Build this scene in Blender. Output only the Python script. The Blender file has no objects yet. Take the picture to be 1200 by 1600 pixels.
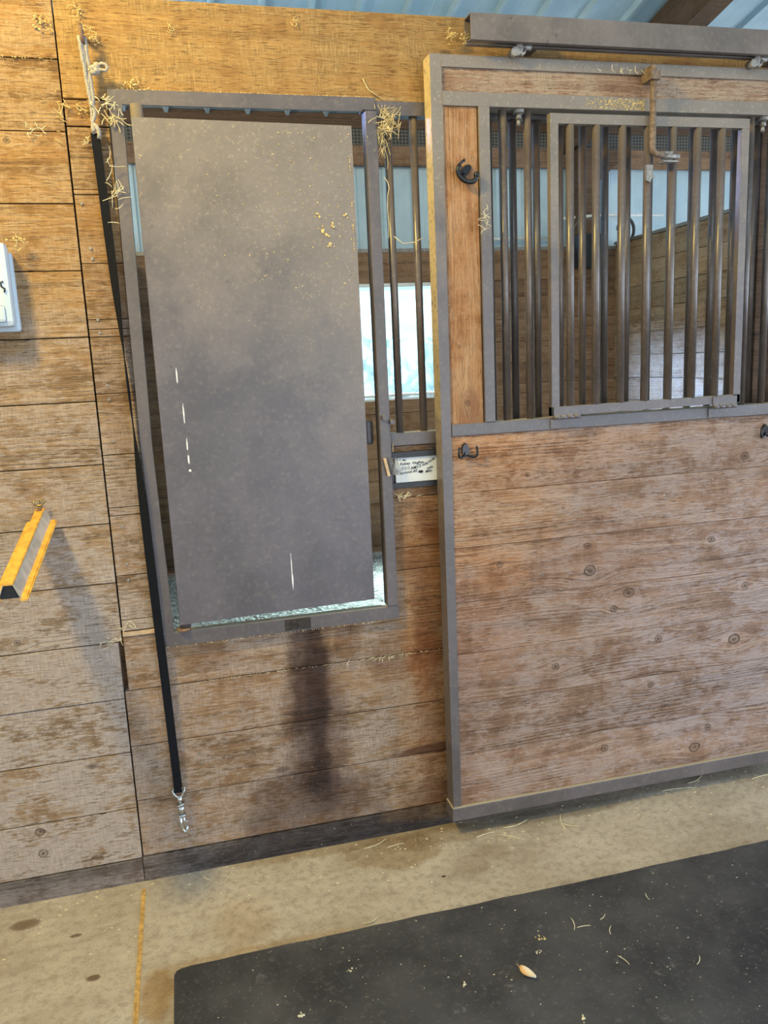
import bpy, bmesh, math, random
from mathutils import Vector, Matrix
random.seed(7)
scn = bpy.context.scene
COL = scn.collection

# ------------------------------------------------------------------ camera
YAW, PITCH, ROLL, FPX = 0.241256475, 0.187004104, 0.0462404226, 1256.53
cam_d = bpy.data.cameras.new('camera'); cam = bpy.data.objects.new('camera', cam_d); COL.objects.link(cam)
fw = Vector((math.sin(YAW)*math.cos(PITCH), math.cos(YAW)*math.cos(PITCH), -math.sin(PITCH)))
rt = Vector((math.cos(YAW), -math.sin(YAW), 0)); dn = fw.cross(rt)
r2 = rt*math.cos(ROLL) + dn*math.sin(ROLL); d2 = dn*math.cos(ROLL) - rt*math.sin(ROLL)
cam.matrix_world = Matrix(((r2.x, -d2.x, -fw.x, 0.0), (r2.y, -d2.y, -fw.y, -2.4), (r2.z, -d2.z, -fw.z, 1.572), (0, 0, 0, 1)))
cam_d.sensor_fit = 'VERTICAL'; cam_d.sensor_height = 36.0; cam_d.lens = 36.0*FPX/1600.0
cam_d.clip_start = 0.05; cam_d.clip_end = 400
scn.camera = cam

# ------------------------------------------------------------------ light and exposure
scn.view_settings.view_transform = 'Standard'; scn.view_settings.look = 'None'
scn.view_settings.gamma = 1.0; scn.view_settings.use_curve_mapping = False
scn.view_settings.exposure = -0.10
w = bpy.data.worlds.new('world'); scn.world = w; w.use_nodes = True
wn = w.node_tree
bg = wn.nodes['Background']; bg.inputs['Color'].default_value = (0.80, 0.93, 1.0, 1); bg.inputs['Strength'].default_value = 1.35

def lamp(name, kind, loc, target, energy, color, size=None, sy=None):
    l = bpy.data.lights.new(name, kind); l.energy = energy; l.color = color
    if kind == 'AREA':
        l.shape = 'RECTANGLE'; l.size = size; l.size_y = sy or size
    elif kind == 'SUN': l.angle = 0.02
    elif size: l.shadow_soft_size = size
    o = bpy.data.objects.new(name, l); COL.objects.link(o); o.location = loc
    o.rotation_euler = (Vector(target)-Vector(loc)).to_track_quat('-Z', 'Y').to_euler()
    return o
lamp('sunlight', 'SUN', (0, -10, 20), (3, 10, 4), 3.2, (1.0, 0.97, 0.92))
lamp('aisle_doorway_daylight', 'AREA', (3.0, -5.4, 0.9), (1.3, 0, 0.4), 125, (0.72, 0.82, 1.0), 4.0, 2.0)
lamp('aisle_end_daylight', 'AREA', (6.2, -1.8, 1.3), (1.4, -0.1, 1.0), 150, (0.66, 0.78, 1.0), 2.0, 2.2)
lamp('aisle_bay_lamp', 'AREA', (-1.1, -1.15, 3.35), (0.0, 0.0, 2.0), 92, (1.0, 0.73, 0.17), 0.30, 0.30)
lamp('stall_window_daylight', 'AREA', (1.5, 4.45, 2.85), (1.1, 2.7, 0.0), 520, (0.82, 0.94, 1.0), 0.9, 0.5)
lamp('partition_patch_lamp', 'AREA', (-4.8, 6.6, 4.0), (3.55, 2.7, 1.0), 15000, (0.34, 0.48, 1.0), 4.5, 1.3)  # added blue lamp, aimed through the window to brighten the partition
lamp('roof_fill_lamp', 'AREA', (1.6, -3.2, 4.6), (1.6, 1.4, 2.6), 60, (0.72, 0.88, 1.0), 5.0, 0.8)  # added cool fill under the ridge, no skylight is built there

# ------------------------------------------------------------------ node helper
class G:
    def __init__(s, name):
        s.m = bpy.data.materials.new(name); s.m.use_nodes = True; s.t = s.m.node_tree; s.n = s.t.nodes; s.l = s.t.links
        s.b = s.n['Principled BSDF']
    def new(s, k, **kw):
        x = s.n.new(k)
        for a, v in kw.items(): setattr(x, a, v)
        return x
    def put(s, sock, v):
        if hasattr(v, 'is_linked') or isinstance(v, bpy.types.NodeSocket): s.l.new(v, sock)
        elif isinstance(v, (tuple, list)):
            sock.default_value = tuple(v) + (1.0,) if len(sock.default_value) == 4 and len(v) == 3 else tuple(v)
        else: sock.default_value = v
    def ma(s, op, a, b=0.0, c=0.0, clamp=False):
        x = s.new('ShaderNodeMath', operation=op, use_clamp=clamp)
        s.put(x.inputs[0], a); s.put(x.inputs[1], b)
        if op in ('MULTIPLY_ADD',): s.put(x.inputs[2], c)
        return x.outputs[0]
    def mix(s, f, a, b):
        x = s.new('ShaderNodeMix', data_type='RGBA'); s.put(x.inputs[0], f); s.put(x.inputs[6], a); s.put(x.inputs[7], b)
        return x.outputs[2]
    def mixm(s, f, a, b):
        x = s.new('ShaderNodeMix', data_type='RGBA', blend_type='MULTIPLY'); s.put(x.inputs[0], f); s.put(x.inputs[6], a); s.put(x.inputs[7], b)
        return x.outputs[2]
    def rng(s, v, a, b, c=0.0, d=1.0):
        x = s.new('ShaderNodeMapRange', interpolation_type='SMOOTHSTEP'); s.put(x.inputs[0], v)
        for i, q in enumerate((a, b, c, d)): s.put(x.inputs[i+1], q)
        return x.outputs[0]
    def vec(s, x, y, z):
        c = s.new('ShaderNodeCombineXYZ'); s.put(c.inputs[0], x); s.put(c.inputs[1], y); s.put(c.inputs[2], z); return c.outputs[0]
    def noise(s, v, scale=1.0, detail=3.0, rough=0.55):
        x = s.new('ShaderNodeTexNoise'); s.l.new(v, x.inputs['Vector']); x.inputs['Scale'].default_value = scale
        x.inputs['Detail'].default_value = detail; x.inputs['Roughness'].default_value = rough; return x.outputs[0]
    def xyz(s, off=(0, 0, 0)):
        tc = s.new('ShaderNodeTexCoord'); a = s.new('ShaderNodeVectorMath', operation='ADD'); s.l.new(tc.outputs['Object'], a.inputs[0])
        a.inputs[1].default_value = off; sp = s.new('ShaderNodeSeparateXYZ'); s.l.new(a.outputs[0], sp.inputs[0])
        return a.outputs[0], sp.outputs[0], sp.outputs[1], sp.outputs[2]
    def isl(s): return s.new('ShaderNodeNewGeometry').outputs['Random Per Island']
    def up(s):
        g = s.new('ShaderNodeNewGeometry'); sp = s.new('ShaderNodeSeparateXYZ'); s.l.new(g.outputs['Normal'], sp.inputs[0]); return sp.outputs[2]
    def blob(s, a, g, wob, ca, cg, ra, rg, soft=0.5):
        da = s.ma('DIVIDE', s.ma('SUBTRACT', a, ca), ra); dg = s.ma('DIVIDE', s.ma('SUBTRACT', g, cg), rg)
        d = s.ma('ADD', s.ma('MULTIPLY', da, da), s.ma('MULTIPLY', dg, dg)); d = s.ma('ADD', d, wob)
        return s.rng(d, 1.0, 1.0-soft, 0.0, 1.0)
    def bump(s, h, strength=0.3, dist=0.002):
        x = s.new('ShaderNodeBump'); s.put(x.inputs['Height'], h); x.inputs['Strength'].default_value = strength
        x.inputs['Distance'].default_value = dist; s.l.new(x.outputs[0], s.b.inputs['Normal'])
    def fin(s, col, rough=0.7, metal=0.0, spec=0.5):
        s.put(s.b.inputs['Base Color'], col); s.put(s.b.inputs['Roughness'], rough); s.put(s.b.inputs['Metallic'], metal)
        s.b.inputs['Specular IOR Level'].default_value = spec
        return s.m

def plain(name, col, rough=0.6, metal=0.0, var=0.25, scale=60.0, bump=0.15, spec=0.5):
    g = G(name); v, x, y, z = g.xyz(); n = g.noise(v, scale, 3)
    c = g.mix(g.rng(n, 0.3, 0.7), tuple(k*(1-var) for k in col), tuple(min(1, k*(1+var)) for k in col))
    if bump: g.bump(n, bump, 0.001)
    return g.fin(c, rough, metal, spec)

def wood(name, dark, base, light, dust, axis='x', dustamt=0.5, off=(0, 0, 0), knots=(), stains_and_light=(), rndknots=True, saw=0.0, streak=0.5, lowdust=None):
    """planks: grain runs along axis, random per plank, knots and stains at places of their own, painted light among them"""
    g = G(name); v, x, y, z = g.xyz(off); r = g.isl()
    if axis == 'x': a, b, c = x, z, y
    elif axis == 'z': a, b, c = z, x, y
    else: a, b, c = y, z, x
    ro = g.ma('MULTIPLY', r, 37.0)
    wv = g.vec(g.ma('MULTIPLY', a, 1.3), g.ma('MULTIPLY', b, 7.0), g.ma('ADD', ro, c))
    warp = g.ma('SUBTRACT', g.noise(wv, 1.0, 2), 0.5)
    bb = g.ma('MULTIPLY_ADD', warp, 0.05, b)
    kd = None
    for (ka, kb, s) in knots:
        da = g.ma('DIVIDE', g.ma('SUBTRACT', a, ka), s*2.6); db = g.ma('DIVIDE', g.ma('SUBTRACT', b, kb), s*1.5)
        q = g.ma('ADD', g.ma('MULTIPLY', da, da), g.ma('MULTIPLY', db, db))
        e = g.ma('EXPONENT', g.ma('MULTIPLY', q, -0.55))
        bb = g.ma('SUBTRACT', bb, g.ma('MULTIPLY', g.ma('MULTIPLY', g.ma('SUBTRACT', b, kb), e), 0.9))
        da = g.ma('DIVIDE', g.ma('SUBTRACT', a, ka), s*0.85)
        q2 = g.ma('ADD', g.ma('MULTIPLY', da, da), g.ma('MULTIPLY', g.ma('MULTIPLY', db, db), 4.2))
        kd = q2 if kd is None else g.ma('MINIMUM', kd, q2)
    if kd is not None: kd = g.ma('ADD', kd, g.ma('MULTIPLY', g.ma('SUBTRACT', g.noise(v, 55.0, 4, 0.7), 0.5), 0.9))
    # streaks
    fine = g.noise(g.vec(g.ma('MULTIPLY', a, 2.2), g.ma('MULTIPLY', bb, 150.0), g.ma('ADD', ro, g.ma('MULTIPLY', c, 20))), 1.0, 4, 0.6)
    broad = g.noise(g.vec(g.ma('MULTIPLY', a, 0.8), g.ma('MULTIPLY', bb, 26.0), g.ma('ADD', ro, 5.0)), 1.0, 3, 0.55)
    ring = g.ma('SINE', g.ma('MULTIPLY', g.ma('ADD', bb, g.ma('MULTIPLY', broad, 0.03)), 520.0))
    ringm = g.rng(g.noise(g.vec(g.ma('MULTIPLY', a, 1.1), g.ma('MULTIPLY', b, 9.0), ro), 1.0, 2), 0.45, 0.68)
    col = g.mix(g.rng(broad, 0.22, 0.62), dark, base)
    col = g.mix(g.ma('MULTIPLY', g.rng(fine, 0.48, 0.72), 0.7), col, light)
    rl = g.ma('MULTIPLY', g.ma('MULTIPLY', g.rng(ring, 0.35, 1.0), ringm), streak)
    col = g.mix(rl, col, tuple(k*0.55 for k in dark))
    tone = g.ma('MULTIPLY_ADD', g.ma('FRACT', g.ma('MULTIPLY', r, 91.7)), 0.28, 0.86)
    col = g.mixm(1.0, col, g.vec(tone, tone, tone))
    # weathering: pale dusty patches and brown worn ones, lightly blocky like saw marks across the board
    m1 = g.noise(g.vec(g.ma('MULTIPLY', a, 7.0), g.ma('MULTIPLY', b, 10.0), ro), 1.0, 7, 0.72)
    m2 = g.noise(g.vec(g.ma('MULTIPLY', a, 30.0), g.ma('MULTIPLY', b, 110.0), ro), 1.0, 5, 0.75)
    m3 = g.noise(g.vec(g.ma('MULTIPLY', a, 16.0), g.ma('MULTIPLY', b, 3.0), ro), 1.0, 5, 0.7)
    bl = g.rng(g.ma('ADD', g.ma('MULTIPLY', m1, 0.5), g.ma('MULTIPLY', m3, 0.5)), 0.40, 0.52)
    col = g.mixm(g.ma('MULTIPLY', g.ma('SUBTRACT', 1.0, bl), 0.55), col, (0.62, 0.52, 0.44))
    dm = g.ma('MULTIPLY', g.rng(g.ma('ADD', g.ma('MULTIPLY', m1, 0.55), g.ma('MULTIPLY', m2, 0.45)), 0.45, 0.56), dustamt)
    if lowdust:
        dm = g.ma('ADD', dm, g.ma('MULTIPLY', g.rng(g.ma('ADD', z, g.ma('MULTIPLY', m1, 0.5)), lowdust[0], lowdust[1], 1.0, 0.0), g.ma('MULTIPLY', g.rng(g.ma('ADD', g.ma('MULTIPLY', m1, 0.6), g.ma('MULTIPLY', m2, 0.4)), 0.40, 0.52), lowdust[2])), clamp=True)
    col = g.mix(dm, col, dust)
    if saw:
        sw = g.noise(g.vec(g.ma('MULTIPLY', a, 230.0), g.ma('MULTIPLY', b, 22.0), 0.0), 1.0, 4, 0.65)
        swm = g.rng(m1, 0.40, 0.60)
        col = g.mixm(g.ma('MULTIPLY', g.ma('MULTIPLY', g.rng(sw, 0.62, 0.42), swm), saw), col, (0.45, 0.40, 0.36))
    wob = g.ma('MULTIPLY', g.ma('SUBTRACT', g.noise(v, 7.0, 6, 0.7), 0.5), 1.9)
    for (sa, sb, ra, rb, st, sc) in stains_and_light:
        mk = g.ma('MULTIPLY', g.blob(a, b, wob, sa, sb, ra, rb, 0.75), st)
        col = g.mixm(mk, col, sc)
    if kd is not None:
        col = g.mix(g.ma('MULTIPLY', g.rng(kd, 1.0, 0.35), 0.35), col, tuple(k*0.8 for k in dark))
        rim = g.ma('MULTIPLY', g.rng(kd, 0.8, 0.62), g.rng(kd, 0.35, 0.6))
        col = g.mix(g.ma('MULTIPLY', rim, 0.9), col, (0.05, 0.032, 0.022))
        core = g.rng(kd, 0.16, 0.04); col = g.mix(g.ma('MULTIPLY', core, 0.7), col, (0.045, 0.03, 0.022))
    if rndknots:
        vo = g.new('ShaderNodeTexVoronoi'); g.l.new(g.vec(g.ma('MULTIPLY', a, 3.1), g.ma('MULTIPLY', b, 6.2), ro), vo.inputs['Vector']); vo.inputs['Scale'].default_value = 1.0
        d = vo.outputs['Distance']; sepc = g.new('ShaderNodeSeparateColor'); g.l.new(vo.outputs['Color'], sepc.inputs[0])
        km = g.ma('MULTIPLY', g.rng(d, 0.085, 0.045), g.rng(sepc.outputs[0], 0.55, 0.6))
        col = g.mix(g.ma('MULTIPLY', km, 0.65), col, (0.06, 0.04, 0.028))
    # nicks and specks
    sp = g.noise(v, 130.0, 2); col = g.mix(g.ma('MULTIPLY', g.rng(sp, 0.70, 0.76), 0.55), col, (0.62, 0.52, 0.38))
    ck = g.noise(g.vec(g.ma('MULTIPLY', a, 14.0), g.ma('MULTIPLY', b, 190.0), ro), 1.0, 2); ckm = g.rng(ck, 0.30, 0.24)
    col = g.mix(g.ma('MULTIPLY', ckm, 0.75), col, (0.05, 0.035, 0.025))
    c2 = g.noise(g.vec(g.ma('MULTIPLY', a, 26.0), g.ma('MULTIPLY', bb, 330.0), ro), 1.0, 3, 0.6); c2m = g.ma('MULTIPLY', g.rng(c2, 0.43, 0.33), g.rng(m2, 0.35, 0.6))
    col = g.mixm(g.ma('MULTIPLY', c2m, 0.75), col, (0.42, 0.34, 0.28))
    pt = g.noise(v, 85.0, 5, 0.8); ptm = g.rng(pt, 0.36, 0.30); col = g.mix(g.ma('MULTIPLY', ptm, 0.6), col, (0.07, 0.05, 0.035))
    h = g.ma('ADD', g.ma('MULTIPLY', fine, 0.8), g.ma('MULTIPLY', m2, 0.5)); h = g.ma('SUBTRACT', h, g.ma('MULTIPLY', ckm, 0.8))
    h = g.ma('SUBTRACT', h, rl); h = g.ma('SUBTRACT', h, c2m); h = g.ma('SUBTRACT', h, ptm); h = g.ma('ADD', h, g.ma('MULTIPLY', m1, 0.8))
    if saw: h = g.ma('ADD', h, g.ma('MULTIPLY', sw, saw))
    g.bump(h, 0.75, 0.0028)
    return g.fin(col, 0.72, 0.0, 0.35)

def steel(name, base, rough=0.48, dust=(0.52, 0.42, 0.27), speck=0.5, off=(0, 0, 0), marks=(), spec=0.5, mottle=0.25, dusty=None, warmside=None):
    g = G(name); v, x, y, z = g.xyz(off)
    n1 = g.noise(v, 5.0, 5, 0.65); n2 = g.noise(v, 70.0, 3)
    col = g.mix(g.rng(n1, 0.3, 0.7), tuple(k*(1-mottle) for k in base), tuple(k*(1+mottle) for k in base))
    col = g.mix(g.ma('MULTIPLY', g.rng(n2, 0.5, 0.75), 0.10), col, dust)
    u = g.up(); col = g.mix(g.ma('MULTIPLY', g.rng(u, 0.55, 0.9), 0.75), col, dust)
    s1 = g.noise(v, 260.0, 2); thr = g.ma('MULTIPLY', g.rng(s1, 0.71, 0.76), speck*0.8)
    if dusty:
        dz = g.rng(g.ma('ADD', g.ma('ADD', g.ma('MULTIPLY', x, dusty[0]), z), g.ma('MULTIPLY', n1, 0.7)), dusty[1], dusty[2])
        s2 = g.noise(v, 110.0, 4, 0.7); col = g.mix(g.ma('MULTIPLY', g.ma('MULTIPLY', g.rng(s2, 0.56, 0.72), dz), 0.45), col, (0.62, 0.53, 0.33))
        col = g.mix(g.ma('MULTIPLY', dz, 0.30), col, (0.40, 0.32, 0.20))
    col = g.mix(thr, col, (0.62, 0.52, 0.36))
    if warmside:  # paints warm lamp light onto left-facing sides, stronger higher up
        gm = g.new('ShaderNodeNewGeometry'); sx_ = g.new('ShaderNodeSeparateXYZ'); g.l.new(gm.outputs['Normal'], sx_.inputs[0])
        f_ = g.ma('MULTIPLY', g.rng(sx_.outputs[0], -0.5, -0.9), g.rng(g.ma('ADD', z, n1), warmside[0], warmside[1]))
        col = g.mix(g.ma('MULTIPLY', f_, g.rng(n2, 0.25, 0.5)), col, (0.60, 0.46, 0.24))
    sc = g.noise(v, 45.0, 4, 0.7); col = g.mix(g.ma('MULTIPLY', g.rng(sc, 0.33, 0.28), 0.6), col, (0.03, 0.024, 0.022))
    wob = g.ma('MULTIPLY', g.ma('SUBTRACT', g.noise(v, 60.0, 4, 0.7), 0.5), 2.2)
    for (a, b, ra, rb, st, c) in marks: col = g.mix(g.ma('MULTIPLY', g.blob(x, z, wob, a, b, ra, rb, 0.4), st), col, c)
    g.bump(g.ma('ADD', g.ma('MULTIPLY', n2, 0.4), thr), 0.22, 0.0012)
    return g.fin(col, g.ma('MULTIPLY_ADD', n1, 0.25, rough-0.12), 0.0, spec)

# ------------------------------------------------------------------ mesh helper
class MB:
    def __init__(s): s.bm = bmesh.new()
    def box(s, x0, x1, y0, y1, z0, z1, bev=0.0, rot=None, piv=None):
        b = bmesh.new(); bmesh.ops.create_cube(b, size=1.0)
        for v in b.verts: v.co = Vector(((x0+x1)/2 + v.co.x*(x1-x0), (y0+y1)/2 + v.co.y*(y1-y0), (z0+z1)/2 + v.co.z*(z1-z0)))
        if bev: bmesh.ops.bevel(b, geom=b.edges[:], offset=bev, segments=2, affect='EDGES', profile=0.6)
        if rot is not None:
            p = Vector(piv) if piv else Vector(((x0+x1)/2, (y0+y1)/2, (z0+z1)/2))
            for v in b.verts: v.co = p + rot @ (v.co-p)
        s.add(b); return s
    def add(s, b):
        mp = [s.bm.verts.new(v.co) for v in b.verts]; b.verts.index_update()
        for f in b.faces:
            nf = s.bm.faces.new([mp[v.index] for v in f.verts]); nf.smooth = f.smooth
        b.free(); return s
    def tube(s, pts, r, n=10, caps=True, flat=1.0, up=Vector((0, 1, 0))):
        pts = [Vector(p) for p in pts]; rs = r if isinstance(r, (list, tuple)) else [r]*len(pts); rings = []
        for i, p in enumerate(pts):
            t = (pts[min(i+1, len(pts)-1)] - pts[max(i-1, 0)]).normalized()
            a = t.cross(up)
            if a.length < 1e-3: a = t.cross(Vector((1, 0, 0)))
            a.normalize(); b = t.cross(a)
            rings.append([s.bm.verts.new(p + a*math.cos(2*math.pi*k/n)*rs[i] + b*math.sin(2*math.pi*k/n)*rs[i]*flat) for k in range(n)])
        for i in range(len(rings)-1):
            for k in range(n):
                f = s.bm.faces.new((rings[i][k], rings[i][(k+1) % n], rings[i+1][(k+1) % n], rings[i+1][k])); f.smooth = True
        if caps: s.bm.faces.new(rings[0][::-1]); s.bm.faces.new(rings[-1])
        return s
    def prism(s, poly, axis, t0, t1):
        """poly: 2-D outline, extruded along axis from t0 to t1"""
        def co(p, t):
            if axis == 'x': return (t, p[0], p[1])
            if axis == 'y': return (p[0], t, p[1])
            return (p[0], p[1], t)
        a = [s.bm.verts.new(co(p, t0)) for p in poly]; b = [s.bm.verts.new(co(p, t1)) for p in poly]; n = len(poly)
        s.bm.faces.new(a); s.bm.faces.new(b[::-1])
        for i in range(n): s.bm.faces.new((a[i], b[i], b[(i+1) % n], a[(i+1) % n]))
        return s
    def sheet(s, prof, fn, t0, t1):
        a = [s.bm.verts.new(fn(p, t0)) for p in prof]; b = [s.bm.verts.new(fn(p, t1)) for p in prof]
        for i in range(len(prof)-1): s.bm.faces.new((a[i], b[i], b[i+1], a[i+1]))
        return s
    def sphere(s, c, r, sub=2, sc=(1, 1, 1), jit=0.0):
        b = bmesh.new(); bmesh.ops.create_icosphere(b, subdivisions=sub, radius=r)
        for v in b.verts:
            k = 1 + random.uniform(-jit, jit); v.co = Vector((v.co.x*sc[0]*k + c[0], v.co.y*sc[1]*k + c[1], v.co.z*sc[2]*k + c[2]))
        for f in b.faces: f.smooth = True
        s.add(b); return s
    def build(s, name, mat, parent=None):
        bmesh.ops.recalc_face_normals(s.bm, faces=s.bm.faces[:])
        o0 = Vector((0, 0, 0)); q = parent
        while q is not None: o0 += q.location; q = q.parent
        for v in s.bm.verts: v.co -= o0
        me = bpy.data.meshes.new(name); s.bm.to_mesh(me); s.bm.free(); me.materials.append(mat)
        o = bpy.data.objects.new(name, me); COL.objects.link(o)
        if parent is not None: o.parent = parent
        return o

def tag(o, label, cat, group=None, kind=None):
    if label: o['label'] = label
    if cat: o['category'] = cat
    if group: o['group'] = group
    if kind: o['kind'] = kind
    return o
def thing(name, loc, label, cat, group=None):
    o = bpy.data.objects.new(name, None); COL.objects.link(o); o.location = loc; o.empty_display_size = 0.1
    return tag(o, label, cat, group)
def struct(name, mb, mat, label, parent=None):
    o = mb.build(name, mat, parent); o['kind'] = 'structure'
    if label: o['label'] = label; o['category'] = name.split('_')[0]
    return o
def dupe(o, parent):
    c = o.copy(); COL.objects.link(c); c.parent = parent; return c
rnd = random.Random(3)

# ------------------------------------------------------------------ materials
BR = (0.30, 0.185, 0.095)
DARKW, BASEW, LIGHTW, DUSTW = (0.12, 0.072, 0.036), (0.29, 0.185, 0.098), (0.45, 0.32, 0.19), (0.45, 0.365, 0.305)
W_left = wood('weathered_plank', DARKW, BASEW, LIGHTW, DUSTW, 'x', 0.6,
              knots=[(-.52, .225, .02), (-.518, .154, .02), (-.511, .821, .014), (-.373, 2.175, .012)], saw=0.35, lowdust=(0.7, 2.0, 0.75), stains_and_light=[(-.4, 2.3, .9, .75, .8, (.98, .82, .50)), (-.17, 1.75, .06, .6, .5, (.75, .62, .52)), (-.17, 1.1, .06, .35, .4, (.78, .68, .62))])  # broad golden tint at the top paints lamp warmth into the boards
W_low = wood('stained_plank', DARKW, (0.30, 0.18, 0.096), LIGHTW, (0.44, 0.345, 0.28), 'x', 0.7, saw=0.4, lowdust=(0.2, 1.2, 0.15),
             stains_and_light=[(.325, .62, .075, .50, .85, (.30, .24, .24)), (.335, .42, .13, .36, .75, (.38, .32, .33)), (.31, .13, .30, .20, .80, (.36, .31, .31)), (.345, .52, .045, .45, .6, (.45, .38, .40)),
                     (.70, .95, .10, .55, .75, (1.18, .88, .55)), (.70, .35, .13, .40, .55, (1.05, .80, .52)), (.66, .97, .05, .10, .5, (.55, .40, .28)), (.73, 1.08, .05, .08, .6, (.55, .36, .22)), (.05, .55, .30, .25, .3, (1.1, 1.05, 1.05)),
                     (.74, .80, .09, .35, .6, (.42, .28, .16)), (.72, .285, .17, .022, .8, (.25, .13, .08)), (.70, .10, .12, .09, .6, (.34, .24, .15)),
                     (.60, .62, .10, .12, .5, (.55, .38, .25)), (.72, .45, .07, .5, .55, (.55, .36, .18)), (.45, .70, .05, .08, .5, (.5, .35, .28)), (.02, .70, .1, .05, .4, (.5, .4, .35))])
W_beam = wood('sawn_beam', (0.22, 0.12, 0.04), (0.34, 0.195, 0.065), (0.44, 0.28, 0.11), (0.52, 0.37, 0.16), 'x', 0.30, saw=0.55, streak=0.15)
dk = [(1.247, .946, .018), (1.256, .862, .030), (.941, .915, .016), (1.40, .77, .028), (1.345, .72, .018), (1.711, .922, .018), (1.852, .743, .02),
      (1.815, .553, .032), (1.515, .593, .02), (1.131, .546, .020), (1.489, .43, .018), (1.314, .223, .020), (1.668, .167, .03), (1.72, .234, .018), (1.831, 1.199, .022), (1.404, 1.256, .007), (1.161, 1.08, .008), (1.04, 1.196, .012)]
DO = (0.76, -0.055, 0.055)
W_door = wood('door_plank', (0.15, 0.080, 0.046), (0.30, 0.175, 0.108), (0.44, 0.30, 0.20), (0.44, 0.345, 0.30), 'x', 0.5, off=DO, knots=dk, rndknots=False, streak=0.75,
              stains_and_light=[(.90, 1.12, .30, .34, .55, (1.35, 1.12, .74)), (1.05, 1.28, .5, .12, .45, (1.25, 1.0, .72)), (.85, .75, .2, .3, .4, (.95, .74, .62)), (1.3, .9, .4, .16, .35, (.82, .72, .70)), (1.80, .55, .55, .55, .6, (1.12, 1.2, 1.38)), (1.3, .2, .5, .15, .4, (1.1, 1.12, 1.15)), (.82, .45, .05, .4, .5, (.7, .6, .55))])  # bluish brightening at lower right is daylight painted into the planks
W_post = wood('side_board_wood', (0.22, 0.085, 0.028), (0.36, 0.17, 0.065), (0.50, 0.29, 0.14), (0.50, 0.36, 0.22), 'z', 0.25, off=DO, knots=[(1.60, .825, .008), (1.43, .85, .012)], rndknots=False,
              stains_and_light=[(1.40, .85, .09, .05, .6, (.5, .4, .38))])
W_in = wood('stall_plank', (0.12, 0.065, 0.035), (0.25, 0.14, 0.075), (0.38, 0.24, 0.14), (0.30, 0.22, 0.16), 'x', 0.3)
W_iny = wood('partition_plank', (0.15, 0.09, 0.05), (0.36, 0.235, 0.135), (0.52, 0.38, 0.25), (0.46, 0.37, 0.28), 'y', 0.35)
W_kick = wood('kickboard_wood', (0.06, 0.045, 0.038), (0.115, 0.085, 0.07), (0.18, 0.14, 0.115), (0.22, 0.19, 0.17), 'x', 0.5,
              stains_and_light=[(.38, .02, .55, .14, .92, (.28, .28, .33)), (.70, .07, .20, .05, .7, (2.2, 1.6, .8)), (-.55, .02, .45, .04, .5, (1.9, 1.9, 2.0))])
W_truss = wood('rafter_wood', (0.06, 0.035, 0.02), (0.12, 0.07, 0.04), (0.18, 0.11, 0.065), (0.16, 0.11, 0.08), 'y', 0.2)
M_frame = steel('brown_painted_steel', (0.092, 0.074, 0.076), spec=0.9)
M_door = steel('door_steel', (0.105, 0.085, 0.083), off=DO, spec=0.9, dusty=(0.0, 2.1, 2.5))
M_doorpost = steel('dusty_lamplit_door_steel', (0.105, 0.085, 0.083), off=DO, spec=0.9, dusty=(0.0, 2.1, 2.5), warmside=(1.4, 2.6))  # left side carries painted lamp warmth besides the dust
M_track = steel('track_steel', (0.14, 0.115, 0.10), speck=0.7)
M_bar = steel('bar_steel', (0.105, 0.080, 0.068), rough=0.32, speck=0.2, spec=0.8)
PO = (0.25, -0.02, 0.757)
wh = (0.85, 0.84, 0.82)
M_panel = steel('feed_door_steel', (0.094, 0.080, 0.092), rough=0.46, off=PO, mottle=0.28, spec=0.9, speck=0.35, dusty=(0.8, 1.85, 2.75),
                marks=[(.001, 1.556, .0022, .026, .9, wh), (.0105, 1.45, .0022, .03, .9, wh), (.012, 1.36, .0024, .02, .9, wh), (.0125, 1.315, .003, .016, .95, wh),
                       (.014, 1.284, .004, .004, .9, wh), (.2865, .955, .0018, .055, .9, wh), (.287, .925, .0026, .03, .9, wh), 
                       (.1, 1.35, .08, .12, .25, (.1, .09, .10)), (.42, 1.62, .12, .1, .2, (.1, .09, .09))])
M_rust = plain('rusty_steel', (0.22, 0.13, 0.08), 0.7, 0.2, 0.4, 60)
M_rod = plain('dusty_tan_steel', (0.19, 0.13, 0.085), 0.65, 0.1, 0.35, 90)
M_galv = plain('galvanised_steel', (0.30, 0.28, 0.25), 0.55, 0.5, 0.25, 80)
M_chrome = plain('nickel_plated_steel', (0.60, 0.62, 0.63), 0.28, 1.0, 0.1, 50)
M_brass = plain('tarnished_brass', (0.38, 0.27, 0.11), 0.35, 0.9, 0.3, 80)
M_blk = plain('black_iron', (0.015, 0.015, 0.017), 0.28, 0.3, 0.3, 90, spec=0.6)
M_blkpl = plain('hollow_end_shade_black', (0.018, 0.019, 0.022), 0.45, 0.0, 0.3, 90)
M_strap = plain('black_webbing', (0.007, 0.008, 0.011), 0.85, 0.0, 0.3, 500, 0.5, 0.15)
M_twine = plain('grey_white_twine', (0.36, 0.33, 0.29), 0.85, 0.0, 0.35, 350, 0.6)
M_yel = plain('yellow_coated_steel', (0.72, 0.38, 0.06), 0.5, 0.0, 0.25, 40)
M_pale = plain('worn_pale_steel', (0.48, 0.43, 0.36), 0.55, 0.2, 0.2, 30)
M_card = plain('white_card', (0.74, 0.76, 0.74), 0.55, 0.0, 0.06, 30, 0.05)
M_ink = plain('black_ink', (0.02, 0.02, 0.025), 0.6, 0.0, 0.1, 30, 0)
M_tan = plain('tan_wood_strip', (0.60, 0.42, 0.25), 0.7, 0.0, 0.15, 30)
M_metal = None
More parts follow.
